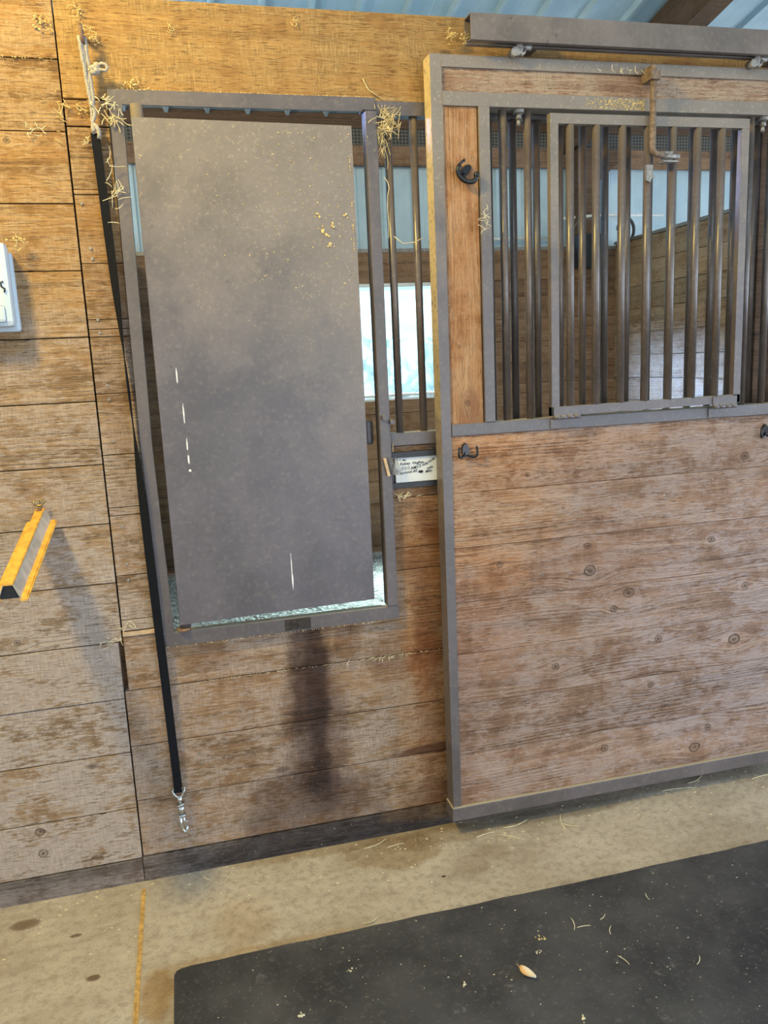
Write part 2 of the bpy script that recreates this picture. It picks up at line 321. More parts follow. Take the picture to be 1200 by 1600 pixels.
g = G('white_sheet_metal'); v, x, y, z = g.xyz(); n = g.noise(v, 2.5, 5, 0.6); n2 = g.noise(v, 60, 3)
c = g.mix(g.rng(n, 0.35, 0.7), (0.40, 0.54, 0.62), (0.50, 0.64, 0.72)); c = g.mix(g.ma('MULTIPLY', g.rng(n2, 0.62, 0.75), 0.35), c, (0.25, 0.24, 0.22))
M_metal = g.fin(c, 0.42, 0.0, 0.5)
M_pvc = plain('white_pipe', (0.75, 0.76, 0.75), 0.35, 0.0, 0.05, 20, 0)
M_vinyl = plain('white_vinyl', (0.82, 0.85, 0.85), 0.4, 0.0, 0.05, 20, 0)
M_hay = plain('dry_hay', (0.62, 0.50, 0.26), 0.8, 0.0, 0.3, 50, 0)
M_straw = plain('pale_straw', (0.72, 0.64, 0.42), 0.8, 0.0, 0.2, 50, 0)
M_chaff = plain('yellow_chaff', (0.66, 0.50, 0.22), 0.9, 0.0, 0.35, 200, 0.4)
M_bluebox = plain('pale_blue_plastic', (0.52, 0.62, 0.70), 0.22, 0.0, 0.06, 8, 0.0)
M_grass = plain('field_grass', (0.36, 0.56, 0.44), 0.9, 0.0, 0.35, 1.5, 0.2)
M_leaf = plain('tree_foliage', (0.30, 0.52, 0.44), 0.8, 0.0, 0.45, 5.0, 0.4)
M_bark = plain('tree_bark', (0.15, 0.11, 0.08), 0.9, 0.0, 0.3, 12)
M_gravel = plain('gravel_ground', (0.42, 0.38, 0.33), 0.9, 0.0, 0.3, 12)

# vent strip with rows of punched holes
g = G('perforated_vent'); v, x, y, z = g.xyz()
fx = g.ma('SUBTRACT', g.ma('FRACT', g.ma('MULTIPLY', x, 38.0)), 0.5); fz = g.ma('SUBTRACT', g.ma('FRACT', g.ma('MULTIPLY', z, 42.0)), 0.5)
dd = g.ma('ADD', g.ma('MULTIPLY', fx, fx), g.ma('MULTIPLY', fz, fz))
M_vent = g.fin(g.mix(g.rng(dd, 0.13, 0.08), (0.12, 0.11, 0.09), (0.02, 0.02, 0.02)), 0.7)

# glass
g = G('dusty_window_glass'); v, x, y, z = g.xyz()
tr = g.new('ShaderNodeBsdfTransparent'); tr.inputs[0].default_value = (0.86, 0.98, 0.98, 1); gl = g.new('ShaderNodeBsdfGlossy'); gl.inputs['Roughness'].default_value = 0.05
df = g.new('ShaderNodeBsdfTranslucent'); df.inputs[0].default_value = (0.75, 0.95, 0.97, 1)
m1 = g.new('ShaderNodeMixShader'); g.put(m1.inputs[0], g.ma('MULTIPLY_ADD', g.rng(g.noise(v, 9, 5), 0.4, 0.8), 0.05, 0.01)); g.l.new(tr.outputs[0], m1.inputs[1]); g.l.new(df.outputs[0], m1.inputs[2])
m2 = g.new('ShaderNodeMixShader'); m2.inputs[0].default_value = 0.05; g.l.new(m1.outputs[0], m2.inputs[1]); g.l.new(gl.outputs[0], m2.inputs[2])
g.l.new(m2.outputs[0], g.n['Material Output'].inputs['Surface']); M_glass = g.m
g = G('clear_crumpled_plastic'); v, x, y, z = g.xyz()
nn = g.noise(g.vec(g.ma('MULTIPLY', x, 130), y, g.ma('MULTIPLY', z, 18)), 1.0, 3)
g.bump(nn, 1.0, 0.01); g.b.inputs['Alpha'].default_value = 0.55
M_film = g.fin(g.mix(g.rng(nn, 0.45, 0.6), (0.25, 0.25, 0.27), (0.75, 0.78, 0.8)), 0.15, 0.3, 0.8)

# concrete
g = G('worn_concrete'); v, x, y, z = g.xyz()
n1 = g.noise(v, 2.3, 6, 0.62); n2 = g.noise(v, 38, 5, 0.7); n3 = g.noise(g.vec(g.ma('MULTIPLY', x, 5), g.ma('MULTIPLY', y, 16), 0.0), 1.0, 5, 0.65)
c = g.mix(g.rng(n1, 0.3, 0.7), (0.34, 0.275, 0.20), (0.50, 0.43, 0.34)); c = g.mix(g.ma('MULTIPLY', g.rng(n3, 0.35, 0.75), 0.5), c, (0.60, 0.53, 0.43))
c = g.mix(g.ma('MULTIPLY', g.rng(n2, 0.56, 0.34), 0.5), c, (0.24, 0.19, 0.14)); n5 = g.noise(v, 210, 4, 0.8); c = g.mix(g.ma('MULTIPLY', g.rng(n5, 0.50, 0.40), 0.30), c, (0.17, 0.13, 0.09))
wob = g.ma('MULTIPLY', g.ma('SUBTRACT', g.noise(v, 6.0, 6, 0.7), 0.5), 1.8)
for (a, b, ra, rb, st, cc) in [(.55, -.10, .20, .11, .65, (.55, .42, .24)), (.72, -.06, .25, .07, .6, (.55, .45, .32)), (.42, -.02, .5, .04, .6, (.6, .48, .3)), (.05, -.30, .10, .13, .4, (.75, .6, .42)), (1.15, -.06, .35, .05, .55, (.38, .34, .30)),
                               (-.19, -.50, .05, .12, .7, (.72, .50, .22)), (.1, -.42, .4, .03, .4, (.8, .6, .3)), (-.355, -.387, .022, .014, .95, (.30, .22, .16)), (-.57, -.105, .05, .03, .8, (.35, .25, .18)),
                               (-.42, -.20, .018, .008, .9, (.35, .25, .2)), (.66, -.27, .010, .006, 1.0, (.1, .08, .06)), (.85, -.20, .08, .05, .45, (.6, .5, .42)), (.76, -.24, .07, .06, .45, (.6, .5, .42))]:
    c = g.mixm(g.ma('MULTIPLY', g.blob(x, y, wob, a, b, ra, rb, 0.7), st), c, cc)
sp = g.noise(v, 120, 2); c = g.mix(g.ma('MULTIPLY', g.rng(sp, 0.68, 0.74), 0.7), c, (0.66, 0.58, 0.44))
g.bump(g.ma('ADD', n2, g.ma('MULTIPLY', n1, 2.0)), 0.5, 0.004); M_conc = g.fin(c, 0.78, 0.0, 0.35)

# rubber mat
g = G('black_rubber'); v, x, y, z = g.xyz((-.14, -.44, 0))
n1 = g.noise(v, 3.0, 6, 0.65); n2 = g.noise(v, 60, 4, 0.7); n3 = g.noise(v, 170, 2)
c = g.mix(g.rng(n1, 0.3, 0.7), (0.024, 0.024, 0.028), (0.070, 0.068, 0.072)); c = g.mix(g.ma('MULTIPLY', g.rng(n2, 0.52, 0.75), 0.5), c, (0.14, 0.13, 0.12))
c = g.mix(g.ma('MULTIPLY', g.rng(n3, 0.70, 0.76), 0.6), c, (0.42, 0.39, 0.34))
n4 = g.noise(v, 14, 5, 0.75); c = g.mix(g.ma('MULTIPLY', g.rng(n4, 0.60, 0.76), 0.45), c, (0.30, 0.29, 0.29))
g.bump(g.ma('ADD', n2, g.ma('MULTIPLY', n3, 0.5)), 0.6, 0.003); M_mat = g.fin(c, 0.72, 0.0, 0.4)

g = G('pine_shavings'); v, x, y, z = g.xyz(); vo = g.new('ShaderNodeTexVoronoi'); vo.inputs['Scale'].default_value = 45
g.l.new(v, vo.inputs['Vector']); sc_ = g.new('ShaderNodeSeparateColor'); g.l.new(vo.outputs['Color'], sc_.inputs[0])
c = g.mix(sc_.outputs[0], (0.50, 0.46, 0.38), (0.88, 0.85, 0.78)); g.bump(vo.outputs['Distance'], 1.0, 0.02); M_shav = g.fin(c, 0.85)

# ------------------------------------------------------------------ floor and ground
struct('floor', MB().box(-5, 7, -4.5, 0.10, -0.12, 0.0), M_conc, 'tan stained concrete aisle slab')
struct('trim_1', MB().box(-0.2455, -0.2325, -4.5, -0.045, -0.02, 0.0025, 0.001), plain('joint_sealant', (0.50, 0.30, 0.09), 0.7, 0, 0.3, 60, 0.5), 'yellow-brown sealant strip filling the concrete floor joint')
struct('trim_2', MB().box(-40, 40, -60, -4.5, -0.2, -0.02), M_gravel, 'gravel ground outside the aisle')
struct('trim_3', MB().box(-90, 90, 3.93, 160, -0.6, -0.45), M_grass, 'grass field seen through the stall window')
mb = MB()   # stall floor under shavings
for i in range(60):
    for j in range(50): pass
b = bmesh.new(); bmesh.ops.create_grid(b, x_segments=120, y_segments=110, size=0.5)
for v_ in b.verts:
    X_ = 1.64 + v_.co.x*3.82; Y_ = 1.915 + v_.co.y*3.66
    v_.co = Vector((X_, Y_, 0.035 + 0.02*math.sin(X_*5.1+Y_*3)*math.cos(Y_*4.3) + rnd.uniform(-.012, .012)))
mb.add(b); o = mb.build('shavings', M_shav); tag(o, 'pale wood shavings bedding covering the stall floor', 'bedding', kind='stuff')
# rubber mat with a slightly ragged back edge
mb = MB(); poly = [(-0.150, -3.2), (-0.146, -0.460), (-0.140, -0.446), (-0.128, -0.440)]
xx = -0.1
while xx < 5: poly.append((xx, -0.436 + rnd.uniform(-.0025, .0025))); xx += rnd.uniform(.03, .09)
poly += [(5, -3.2)]
mb.prism(poly, 'z', 0.0, 0.014); o = mb.build('rubber_mat', M_mat); o.location = (0, 0, 0)
for v_ in o.data.vertices: v_.co -= Vector((-.14, -.44, 0))
o.location = (-.14, -.44, 0.0)
tag(o, 'black rubber stall mat lying on the concrete aisle', 'mat')

# ------------------------------------------------------------------ front wall of planks
def planks(mb, x0, x1, zs, y0=0.0, y1=0.036, gap=0.0016, jit=0.0015):
    for a, b_ in zip(zs[:-1], zs[1:]):
        lo, hi = min(a, b_), max(a, b_); dy = rnd.uniform(-jit, jit)
        mb.box(x0+gap/2, x1-gap/2, y0+dy, y1, lo+gap/2, hi-gap/2, 0.0013)
mb = MB()
planks(mb, -3.0, -0.2245, [2.55, 2.376, 2.200, 2.020, 1.847, 1.670, 1.494, 1.316, 1.144, .968, .787], gap=0.003)
planks(mb, -3.0, -0.2360, [.787, .609, .435, .251, .080], gap=0.003)
planks(mb, -0.2230, -0.113, [2.280, 2.214], gap=.003); planks(mb, -0.2225, -0.113, [2.213, 2.056, 2.043, 1.865, 1.716, 1.690, 1.669, 1.514, 1.341, 1.189, 1.165, .987, .852, .818], gap=.002)
struct('wall_front', mb, W_left, 'weathered tan plank wall left of the feed opening')
mb = MB(); mb.box(-0.222, -0.113, -.003, .036, .802, .815, .001)
struct('trim_4', mb, M_tan, 'fresh yellow splinter strip between two boards left of the feed opening')
mb = MB()
planks(mb, -0.2345, 1.93, [.631, .452, .273, .083], gap=.0026)
mb.box(-0.222, 1.93, 0, .036, .6325, .757, .0013); mb.box(-0.222, -.108, .001, .036, .758, .800, .0013)
planks(mb, .617, 1.93, [.757, .911, .984, 1.145, 1.307], gap=.002)
struct('wall_stall_front', mb, W_low, 'brown water-stained plank wall below and right of the feed opening')
mb = MB(); mb.box(-3, -.114, .037, .060, -.05, 2.4); mb.box(-.114, .618, .037, .060, -.05, .75); mb.box(.618, 1.93, .037, .060, -.05, 1.30); mb.box(-3, 3.2, .039, .060, 2.31, 2.5)
struct('wall_backing', mb, W_in, 'inner face of the plank stall front')
mb = MB(); mb.box(-.2225, 3.4, -.001, .04, 2.283, 2.531, .002)
struct('trim_5', mb, W_beam, 'golden rough-sawn header beam over the stall front')
mb = MB(); mb.box(-3, -.238, -.004, .04, -.03, .078, .002); mb.box(-.236, 1.93, -.004, .04, -.03, .081, .002)
struct('baseboard_front', mb, W_kick, 'damp dark kickboard at the foot of the plank wall')
mb = MB(); mb.box(1.915, 1.985, .0, .10, 0, 2.30, .002)
struct('trim_6', mb, W_truss, 'dark upright post at the edge of the doorway')
mb = MB(); mb.box(3.20, 3.9, 0, .04, 0, 2.5); struct('wall_far_front', mb, W_left, 'plank wall beyond the doorway')

# nail heads
def nail(x, z, y=-.001, r=.0045):
    m_ = MB(); m_.tube([(x, y+.004, z), (x, y-.0012, z)], [r, r*.9], 10)
    o_ = m_.build('nail_head', M_galv); return o_
nl = [(-.163, 2.168, 'just below the twine end'), (-.205, 2.02, 'in the board beside the strap'), (-.195, 1.905, 'under the knot left of the strap'), (-.193, 1.878, 'below the knot left of the strap'), (-.196, 1.716, 'beside the split board'), (-.195, 1.681, 'on the splintered strip'),
      (-.19, 1.537, 'above the seam left of the strap'), (-.19, 1.497, 'below the seam left of the strap'), (-.192, 1.38, 'beside the bottom half of the feed opening'), (-.19, 1.135, 'left of the widest part of the strap'), (-.19, 1.02, 'right of the yellow rack'), (-.19, .972, 'level with the near end of the yellow rack')]
for (x_, z_, t_) in nl: tag(nail(x_, z_), 'pale round nail head %s' % t_, 'nail', 'nail heads in the narrow boards')
for (x_, z_, t_) in [(-.035, .40, 'upper'), (-.03, .365, 'lower')]:
    tag(nail(x_, z_), 'shiny nail head right of the strap buckle, %s of the pair' % t_, 'nail', 'nail heads beside the strap end')

# ------------------------------------------------------------------ feed opening with swinging steel panel
fo = thing('feed_opening', (.25, -.02, .757), 'brown steel framed hay feed opening with a plain swinging panel', 'feed door')
mb = MB(); mb.box(-.110, .617, -.016, -.010, 2.266, 2.304, .001); mb.box(-.110, .617, -.012, .03, 2.300, 2.304, .001)
L = [(-.108, 2.266), (-.076, 2.266), (-.089, 1.36), (-.074, .80), (-.104, .757), (-.118, 1.36)]
mb.prism([(-.108, 2.266), (-.075, 2.266), (-.085, 1.36), (-.075, .802), (-.104, .802), (-.116, 1.36)], 'y', -.020, .022)
mb.box(-.104, .620, -.020, -.013, .760, .802, .001); mb.box(-.104, .617, -.013, .002, .797, .802, .001)
mb.build('frame', M_frame, fo)
mb = MB(); mb.box(.583, .617, -.024, .022, .803, 2.268, .003); mb.box(.576, .617, -.026, .024, 2.268, 2.272, .001); mb.build('frame_post', M_frame, fo)
mb = MB(); mb.box(-.075, .58, .003, .050, .760, .790, .001); tag(mb.build('sill', M_tan, fo), 'tan wooden sill', None)
mb = MB(); t_ = [(-.055, .8265), (.539, .8365), (.540, 2.223), (-.055, 2.232)]
mb.prism(t_, 'y', -.0315, -.0275); pn = mb.build('door_panel', M_panel, fo)
mb = MB(); mb.tube([(-.040, -.012, .815), (-.040, -.012, 2.268)], .0165, 16); mb.build('pivot_pipe', M_frame, pn)
mb = MB(); mb.tube([(-.045, -.012, .803), (-.045, -.012, .812)], .020, 20); tag(mb.build('pivot_washer', M_rust, fo), 'rusty pivot washer', None)
for (x_, z_) in ((.598, 1.399), (.622, 1.385)):
    mb = MB(); mb.tube([(x_, -.02, z_), (x_, -.036, z_)], .0085, 6); mb.build('bolt', M_frame, fo)
mb = MB(); mb.box(.548, .572, .02, .028, 1.315, 1.39, .008); mb.build('latch_tab', M_frame, fo)
# splashed stain on the lower frame is in the mesh as dried mud
mb = MB(); mb.box(.255, .335, -.0216, -.019, .764, .800, .0012); tag(mb.build('mud_patch', plain('dried_mud', (.035, .027, .024), .85, 0, .5, 60), fo), 'dark dried mud patch', None)

# ------------------------------------------------------------------ fixed bar grille
gr = thing('bar_grille', (1.26, .01, 1.309), 'fixed steel bar grille beside the feed opening, running on behind the door', 'grille')
mb = MB(); mb.box(.618, 1.915, -.012, .028, 2.259, 2.297, .002); mb.build('top_rail', M_frame, gr)
mb = MB(); mb.box(.618, 1.915, -.014, .030, 1.309, 1.349, .002); mb.build('bottom_rail', M_frame, gr)
mb = MB(); mb.tube([(.655, .006, 1.349), (.655, .006, 2.26)], .0115, 14); b0 = mb.build('bar', M_bar, gr)
for k in range(1, 17):
    c_ = dupe(b0, gr); c_.location.x += .0775*k

# ------------------------------------------------------------------ card holder and card
ch = thing('card_holder', (.69, -.01, 1.18), 'black plastic name card holder rails on the boards under the grille', 'card holder')
mb = MB(); mb.prism([(.622, 1.272), (.80, 1.272), (.80, 1.291), (.616, 1.289)], 'y', -.018, 0); mb.build('rail', M_blkpl, ch)
mb = MB(); mb.box(.614, .80, -.018, 0, 1.177, 1.195, .001); mb.build('rail', M_blkpl, ch)
mb = MB(); mb.box(.612, .624, -.014, 0, 1.195, 1.225, .001); mb.build('end_clip', M_blkpl, ch)
nc = thing('name_card', (.70, -.013, 1.195), 'white stall card with handwritten feeding note, held in the black rails', 'card')
mb = MB(); mb.box(.630, .80, -.0135, -.011, 1.193, 1.273, .0008); mb.build('card', M_card, nc)
def text(s, x, z, size, parent, rot=0.0, y=-.0140, shear=.25, name='handwriting'):
    cu = bpy.data.curves.new('t', 'FONT'); cu.body = s; cu.size = size; cu.shear = shear; cu.extrude = .0001; cu.offset = 0.0002
    to = bpy.data.objects.new('t', cu); COL.objects.link(to); dg = bpy.context.evaluated_depsgraph_get()
    me = bpy.data.meshes.new_from_object(to.evaluated_get(dg)); bpy.data.objects.remove(to)
    R_ = Matrix.Rotation(rot, 4, 'Y').inverted() @ Matrix.Rotation(math.radians(90), 4, 'X')
    me.transform(R_); me.transform(Matrix.Translation(Vector((x, y, z)) - parent.location)); me.materials.clear(); me.materials.append(M_ink)
    o_ = bpy.data.objects.new(name, me); COL.objects.link(o_); o_.parent = parent; return o_
text('Kelsey', .644, 1.2485, .0125, nc, .03); text('Hughes', .684, 1.2495, .0125, nc, .02)
text('1/1/1', .646, 1.2335, .0145, nc, 0); text('AM', .678, 1.2325, .0135, nc, .12); text('1/2 side', .698, 1.235, .0125, nc, .30); text('sole', .737, 1.2495, .0145, nc, .42)
text('turnout #2', .644, 1.2195, .0125, nc, .10); text('with', .731, 1.229, .012, nc, .22); text('Milo', .726, 1.2185, .0125, nc, .18); text('T . Mo', .642, 1.2625, .008, nc, -.05)
mb = MB(); pts = []
for k in range(26): pts.append((.704 + .0135*(k/25) + .002*math.sin(k*2.3), -.0142, 1.2245 + .0045*math.sin(k*1.9)))
mb.tube(pts, .0009, 5); mb.build('scribble', M_ink, nc)
sl = thing('plastic_sleeve', (.612, -.02, 1.222), 'crumpled clear plastic sleeve with tan strip at the left end of the card', 'sleeve')
mb = MB(); prof = [(.600 + .034*k/12, -.030 + .004*math.sin(k*2.1)) for k in range(13)]
mb.sheet(prof, lambda p, t: (p[0] + (.012 if t < 1.25 else 0), p[1], t), 1.222, 1.277); mb.build('film', M_film, sl)
mb = MB(); mb.prism([(.588, 1.277), (.597, 1.277), (.608, 1.222), (.600, 1.220)], 'y', -.034, -.029); tag(mb.build('tan_strip', M_tan, sl), 'tan wooden strip', None)
mb = MB(); mb.prism([(.6215, 1.292), (.6235, 1.321), (.6255, 1.321), (.6245, 1.292)], 'y', -.018, -.015); o = mb.build('wood_splinter', M_tan)
tag(o, 'thin pale wood splinter standing on the card holder rail', 'splinter')

# ------------------------------------------------------------------ sliding door
DX0, DX1, DF, DB = .760, 2.12, -.085, -.025
sd = thing('stall_door', DO, 'brown steel sliding stall door with bars above and planks below', 'door')
def part(mb, n_, m_, par=sd, lab=None):
    o_ = mb.build(n_, m_, par)
    if lab: o_['label'] = lab
    return o_
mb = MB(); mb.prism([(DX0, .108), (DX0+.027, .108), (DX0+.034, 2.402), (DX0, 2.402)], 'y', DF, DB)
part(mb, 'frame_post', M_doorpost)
part(MB().box(DX1-.03, DX1, DF, DB, .108, 2.402, .002), 'frame_post', M_door)
part(MB().box(DX0+.034, DX1-.03, DF, DB, 2.369, 2.402, .002), 'top_rail', M_door)
part(MB().box(DX0+.034, DX1-.03, DF-.002, DB, 2.268, 2.306, .002), 'middle_rail', M_door)
part(MB().box(.793, DX1-.03, DF, DB, 1.333, 1.370, .002), 'middle_rail', M_door)
part(MB().box(DX0-.006, DX1+.006, DF-.008, DB+.003, .060, .108, .003), 'bottom_rail', M_door)
mb = MB(); mb.box(.794, DX1-.03, DF+.006, DB-.01, 2.306, 2.369, .001); part(mb, 'header_board', wood('header_board_wood', (.17, .09, .05), (.30, .18, .11), (.42, .29, .18), (.46, .36, .25), 'x', .6, off=DO, saw=.3), lab='weathered header board')
mb = MB(); mb.box(.792, .898, DF+.005, DB-.01, 1.370, 2.268, .002); part(mb, 'side_board', W_post, lab='orange-brown upright board')
part(MB().box(.9005, .934, DF-.003, DB, 1.370, 2.268, .002), 'inner_post', M_door)
mb = MB(); planks(mb, .787, DX1-.03, [.108, .290, .463, .633, .805, .983, 1.157, 1.333], y0=DF+.003, y1=DB-.005, gap=.0012, jit=.0008); part(mb, 'plank_panel', W_door, lab='pinkish brown knotty plank panel')
mb = MB(); mb.tube([(.986, DF+.03, 1.37), (.986, DF+.03, 2.27)], .0118, 14); db0 = part(mb, 'bar', M_bar)
for x_ in (1.064, 1.828, 1.906, 1.984, 2.062): c_ = dupe(db0, sd); c_.location.x += x_-.986
# drop-down gate
gt = MB(); GF, GB = -.108, -.086
gt.box(1.112, 1.783, GF, GB, 2.222, 2.250, .001); gt.box(1.112, 1.138, GF, GB, 1.376, 2.222, .001); gt.box(1.757, 1.783, GF, GB, 1.380, 2.222, .001)
gt.prism([(1.112, 1.376), (1.783, 1.382), (1.783, 1.408), (1.112, 1.404)], 'y', GF, GB)
gate = part(gt, 'gate', M_door, lab='drop-down feed gate of bars')
mb = MB(); mb.tube([(1.180, -.097, 1.404), (1.180, -.097, 2.223)], .0120, 14); gb = part(mb, 'gate_bar', M_bar, gate)
for k in range(1, 7): c_ = dupe(gb, gate); c_.location.x += .0855*k
for (a_, b_) in ((1.116, 1.206), (1.680, 1.769)):
    mb = MB(); mb.box(a_, b_, GF-.004, GF+.001, 1.378, 1.405, .001); mb.box(a_, b_, DF-.004, DF, 1.337, 1.366, .001)
    for q in range(4):
        u0 = a_ + (b_-a_)*q/4; mb.tube([(u0+.0008, GF-.004, 1.372), (a_+(b_-a_)*(q+1)/4-.0008, GF-.004, 1.372)], .0062, 10)
    part(mb, 'hinge', M_door, gate)
# latch rod
mb = MB(); pts = [(1.436, -.124, 2.375), (1.436, -.124, 2.16), (1.438, -.124, 2.148), (1.446, -.124, 2.141), (1.457, -.124, 2.138), (1.475, -.124, 2.139)]
mb.tube(pts, [.0095]*6, 12); lr = part(mb, 'latch_rod', M_rod, sd, 'rusty tan drop latch rod')
mb = MB(); mb.box(1.420, 1.452, -.140, -.083, 2.342, 2.366, .002); mb.box(1.428, 1.446, -.128, -.086, 2.366, 2.386, .004); part(mb, 'rod_keeper', M_rod, lr)
mb = MB(); mb.box(1.470, 1.522, -.130, -.104, 2.116, 2.121, .001); mb.box(1.478, 1.512, -.114, -.108, 2.121, 2.150, .001); mb.tube([(1.47, -.12, 2.134), (1.528, -.12, 2.134)], .0075, 10); part(mb, 'rod_catch', M_galv, lr)
mb = MB(); mb.prism([(1.422, 2.110), (1.442, 2.110), (1.441, 2.072), (1.434, 2.060), (1.422, 2.066)], 'y', -.118, -.106); mb.box(1.438, 1.452, -.116, -.110, 2.074, 2.080, .001); part(mb, 'weld_plate', M_galv, lr)
for x_ in (1.034, 1.866):
    mb = MB(); mb.tube([(x_, -.062, 2.275), (x_, -.062, 2.258)], .017, 16); mb.tube([(x_, -.062, 2.258), (x_, -.062, 2.242)], .010, 6); mb.tube([(x_, -.062, 2.242), (x_, -.062, 2.225)], .0055, 10); part(mb, 'hanger_bolt', M_galv)
for x_ in (1.018, 1.800):
    mb = MB(); yy = -.098
    mb.tube([(x_-.012, yy-.014, 2.408), (x_-.012, yy+.014, 2.408)], .012, 12); mb.box(x_-.006, x_+.012, yy-.01, yy+.01, 2.404, 2.432, .003)
    mb.tube([(x_+.012, yy, 2.424), (x_+.040, yy, 2.424)], .0085, 8); mb.tube([(x_+.014, yy-.004, 2.420), (x_+.008, yy-.006, 2.408), (x_-.006, yy-.006, 2.398)], .004, 8)
    mb.tube([(x_+.022, yy-.004, 2.420), (x_+.018, yy-.006, 2.408), (x_+.006, yy-.006, 2.398)], .004, 8)
    part(mb, 'trolley_hanger', M_galv)
# coat hooks
def hook(cx, cz, rot, twin=True):
    m_ = MB(); R_ = Matrix.Rotation(rot, 3, 'Y'); c0 = Vector((cx, DF, cz))
    def T(x, y, z): return c0 + R_ @ Vector((x, y, z))
    # plate: pear outline
    pl = []
    for k in range(20):
        a = 2*math.pi*k/20; rr = .0145*(1 - .25*math.sin(a)) if math.sin(a) < 0 else .0145
        pl.append((rr*math.cos(a)*.85, rr*math.sin(a)*1.35 + .010))
    va = [m_.bm.verts.new(T(p[0], .001, p[1])) for p in pl]; vb = [m_.bm.verts.new(T(p[0]*.85, -.006, p[1]*.9)) for p in pl]
    m_.bm.faces.new(vb); m_.bm.faces.new(va[::-1])
    for k in range(20): m_.bm.faces.new((va[k], va[(k+1) % 20], vb[(k+1) % 20], vb[k]))
    for sx in (-1, 1):
        ln = 1.25 if sx < 0 else 1.6
        arc = [T(0, -.006, -.006)]
        for k in range(1, 10):
            a = k/9*math.pi*.62; arc.append(T(sx*.021*ln*math.sin(a), -.006-.011*math.sin(a*.8), -.006 - .013*math.sin(a*1.25) + .030*(k/9)**2.4))
        m_.tube(arc, [.0040]*8+[.0036, .0042], 10)
        m_.sphere(arc[-1], .0046, 2)
    m_.tube([T(0, -.005, -.002), T(0, -.011, -.002)], .0045, 12)
    return m_
part(hook(.834, 1.282, 0), 'coat_hook', M_blk, lab='upright black double hook under the bars')
part(hook(1.902, 1.272, 0), 'coat_hook', M_blk, lab='black double hook at the right edge')
mb = hook(.852, 2.090, math.radians(48))
part(mb, 'coat_hook', M_blk, lab='tilted shiny black double hook on the upright board')
mb = MB(); c0 = Vector((.858, DF-.012, 2.088))
pts = [c0 + Vector((.030*math.cos(t), -.006, .022*math.sin(t)-.004)).xyz for t in [math.radians(q) for q in range(160, 395, 15)]]
R_ = Matrix.Rotation(math.radians(28), 3, 'Y'); pts = [c0 + R_ @ (p-c0) for p in pts]
mb.tube(pts, [.007]*len(pts), 12); mb.sphere(pts[-1], .0095, 2); part(mb, 'snap_ring', M_blk, lab='glossy black curved hook arm')

# ------------------------------------------------------------------ track
tk = thing('door_track', (1.8, -.10, 2.425), 'dusty brown steel box track the sliding door hangs from', 'track')
TX0, TX1 = .866, 3.4
mb = MB(); y0, y1, z0, z1, t = -.130, -.078, 2.426, 2.494, .003
mb.box(TX0, TX1, y0, y0+t, z0, z1, .0008); mb.box(TX0, TX1, y1-t, y1, z0, z1, .0008); mb.box(TX0, TX1, y0+t, y1-t, z1-t, z1, .0008)
mb.box(TX0, TX1, y0+t, y0+.018, z0, z0+t, .0006); mb.box(TX0, TX1, y1-.018, y1-t, z0, z0+t, .0006); mb.build('box_rail', M_track, tk)
for x_ in (1.05, 1.9, 2.8):
    mb = MB(); mb.box(x_, x_+.05, y1, -.001, z0+.01, z1-.005, .001); mb.build('wall_bracket', M_track, tk)

# ------------------------------------------------------------------ cross tie: twine, strap, snap
mb = MB(); mb.tube([(-.156, .004, 2.430), (-.156, -.035, 2.432), (-.157, -.052, 2.440), (-.157, -.058, 2.428), (-.156, -.052, 2.412), (-.155, -.040, 2.402)], .0055, 12)
o = mb.build('screw_hook', M_rust); tag(o, 'rusty screw hook in the header beam holding the twine loop', 'hook')
def wig(a, b_, n_, amp, seed):
    r_ = random.Random(seed); return [Vector(a).lerp(Vector(b_), i/n_) + Vector((r_.uniform(-amp, amp), r_.uniform(-amp, amp), 0)) for i in range(n_+1)]
tw = thing('baling_twine', (-.155, -.04, 2.19), 'knotted grey-white baling twine hanging from the screw hook', 'twine')
mb = MB()
for (q, dx, sd_) in ((.0055, -.006, 1), (.0045, -.001, 2), (.0055, .008, 3)):
    p = wig((-.158+dx, -.050+.003*sd_, 2.418), (-.150+dx*.5, -.026, 2.262), 12, .0013, sd_); mb.tube(p, q*.9, 8)
p = wig((-.150, -.026, 2.268), (-.146, -.024, 2.240), 4, .001, 4) + wig((-.148, -.024, 2.232), (-.153, -.024, 2.222), 3, .001, 5) + wig((-.153, -.024, 2.215), (-.150, -.022, 2.196), 3, .0006, 6)
mb.tube(p, .0052, 8); p = wig((-.152, -.026, 2.262), (-.156, -.022, 2.205), 8, .001, 9) + [Vector((-.153, -.020, 2.190))]; mb.tube(p, .0035, 8)
mb.sphere((-.150, -.026, 2.262), .008, 2, (1, 1, 1.4), .1); mb.build('loop', M_twine, tw)
mb = MB(); mb.tube([(-.153, -.024, 2.214), (-.146, -.026, 2.210), (-.141, -.026, 2.200), (-.140, -.024, 2.188), (-.143, -.022, 2.178)], [.004, .005, .0055, .005, .004], 8)
mb.build('loop_end', M_twine, tw)
mb = MB()
for (x_, z_, r_) in ((-.138, 2.345, .009), (-.128, 2.349, .010), (-.130, 2.338, .010), (-.137, 2.335, .008)): mb.sphere((x_, -.04, z_), r_, 2, jit=.12)
mb.tube([(-.128, -.042, 2.349), (-.116, -.046, 2.355), (-.106, -.048, 2.353), (-.101, -.048, 2.345), (-.106, -.046, 2.338), (-.118, -.044, 2.340), (-.128, -.04, 2.342)], .0042, 8)
mb.tube([(-.150, -.034, 2.340), (-.143, -.036, 2.342), (-.136, -.038, 2.343)], .0045, 8); mb.build('knot', M_twine, tw)
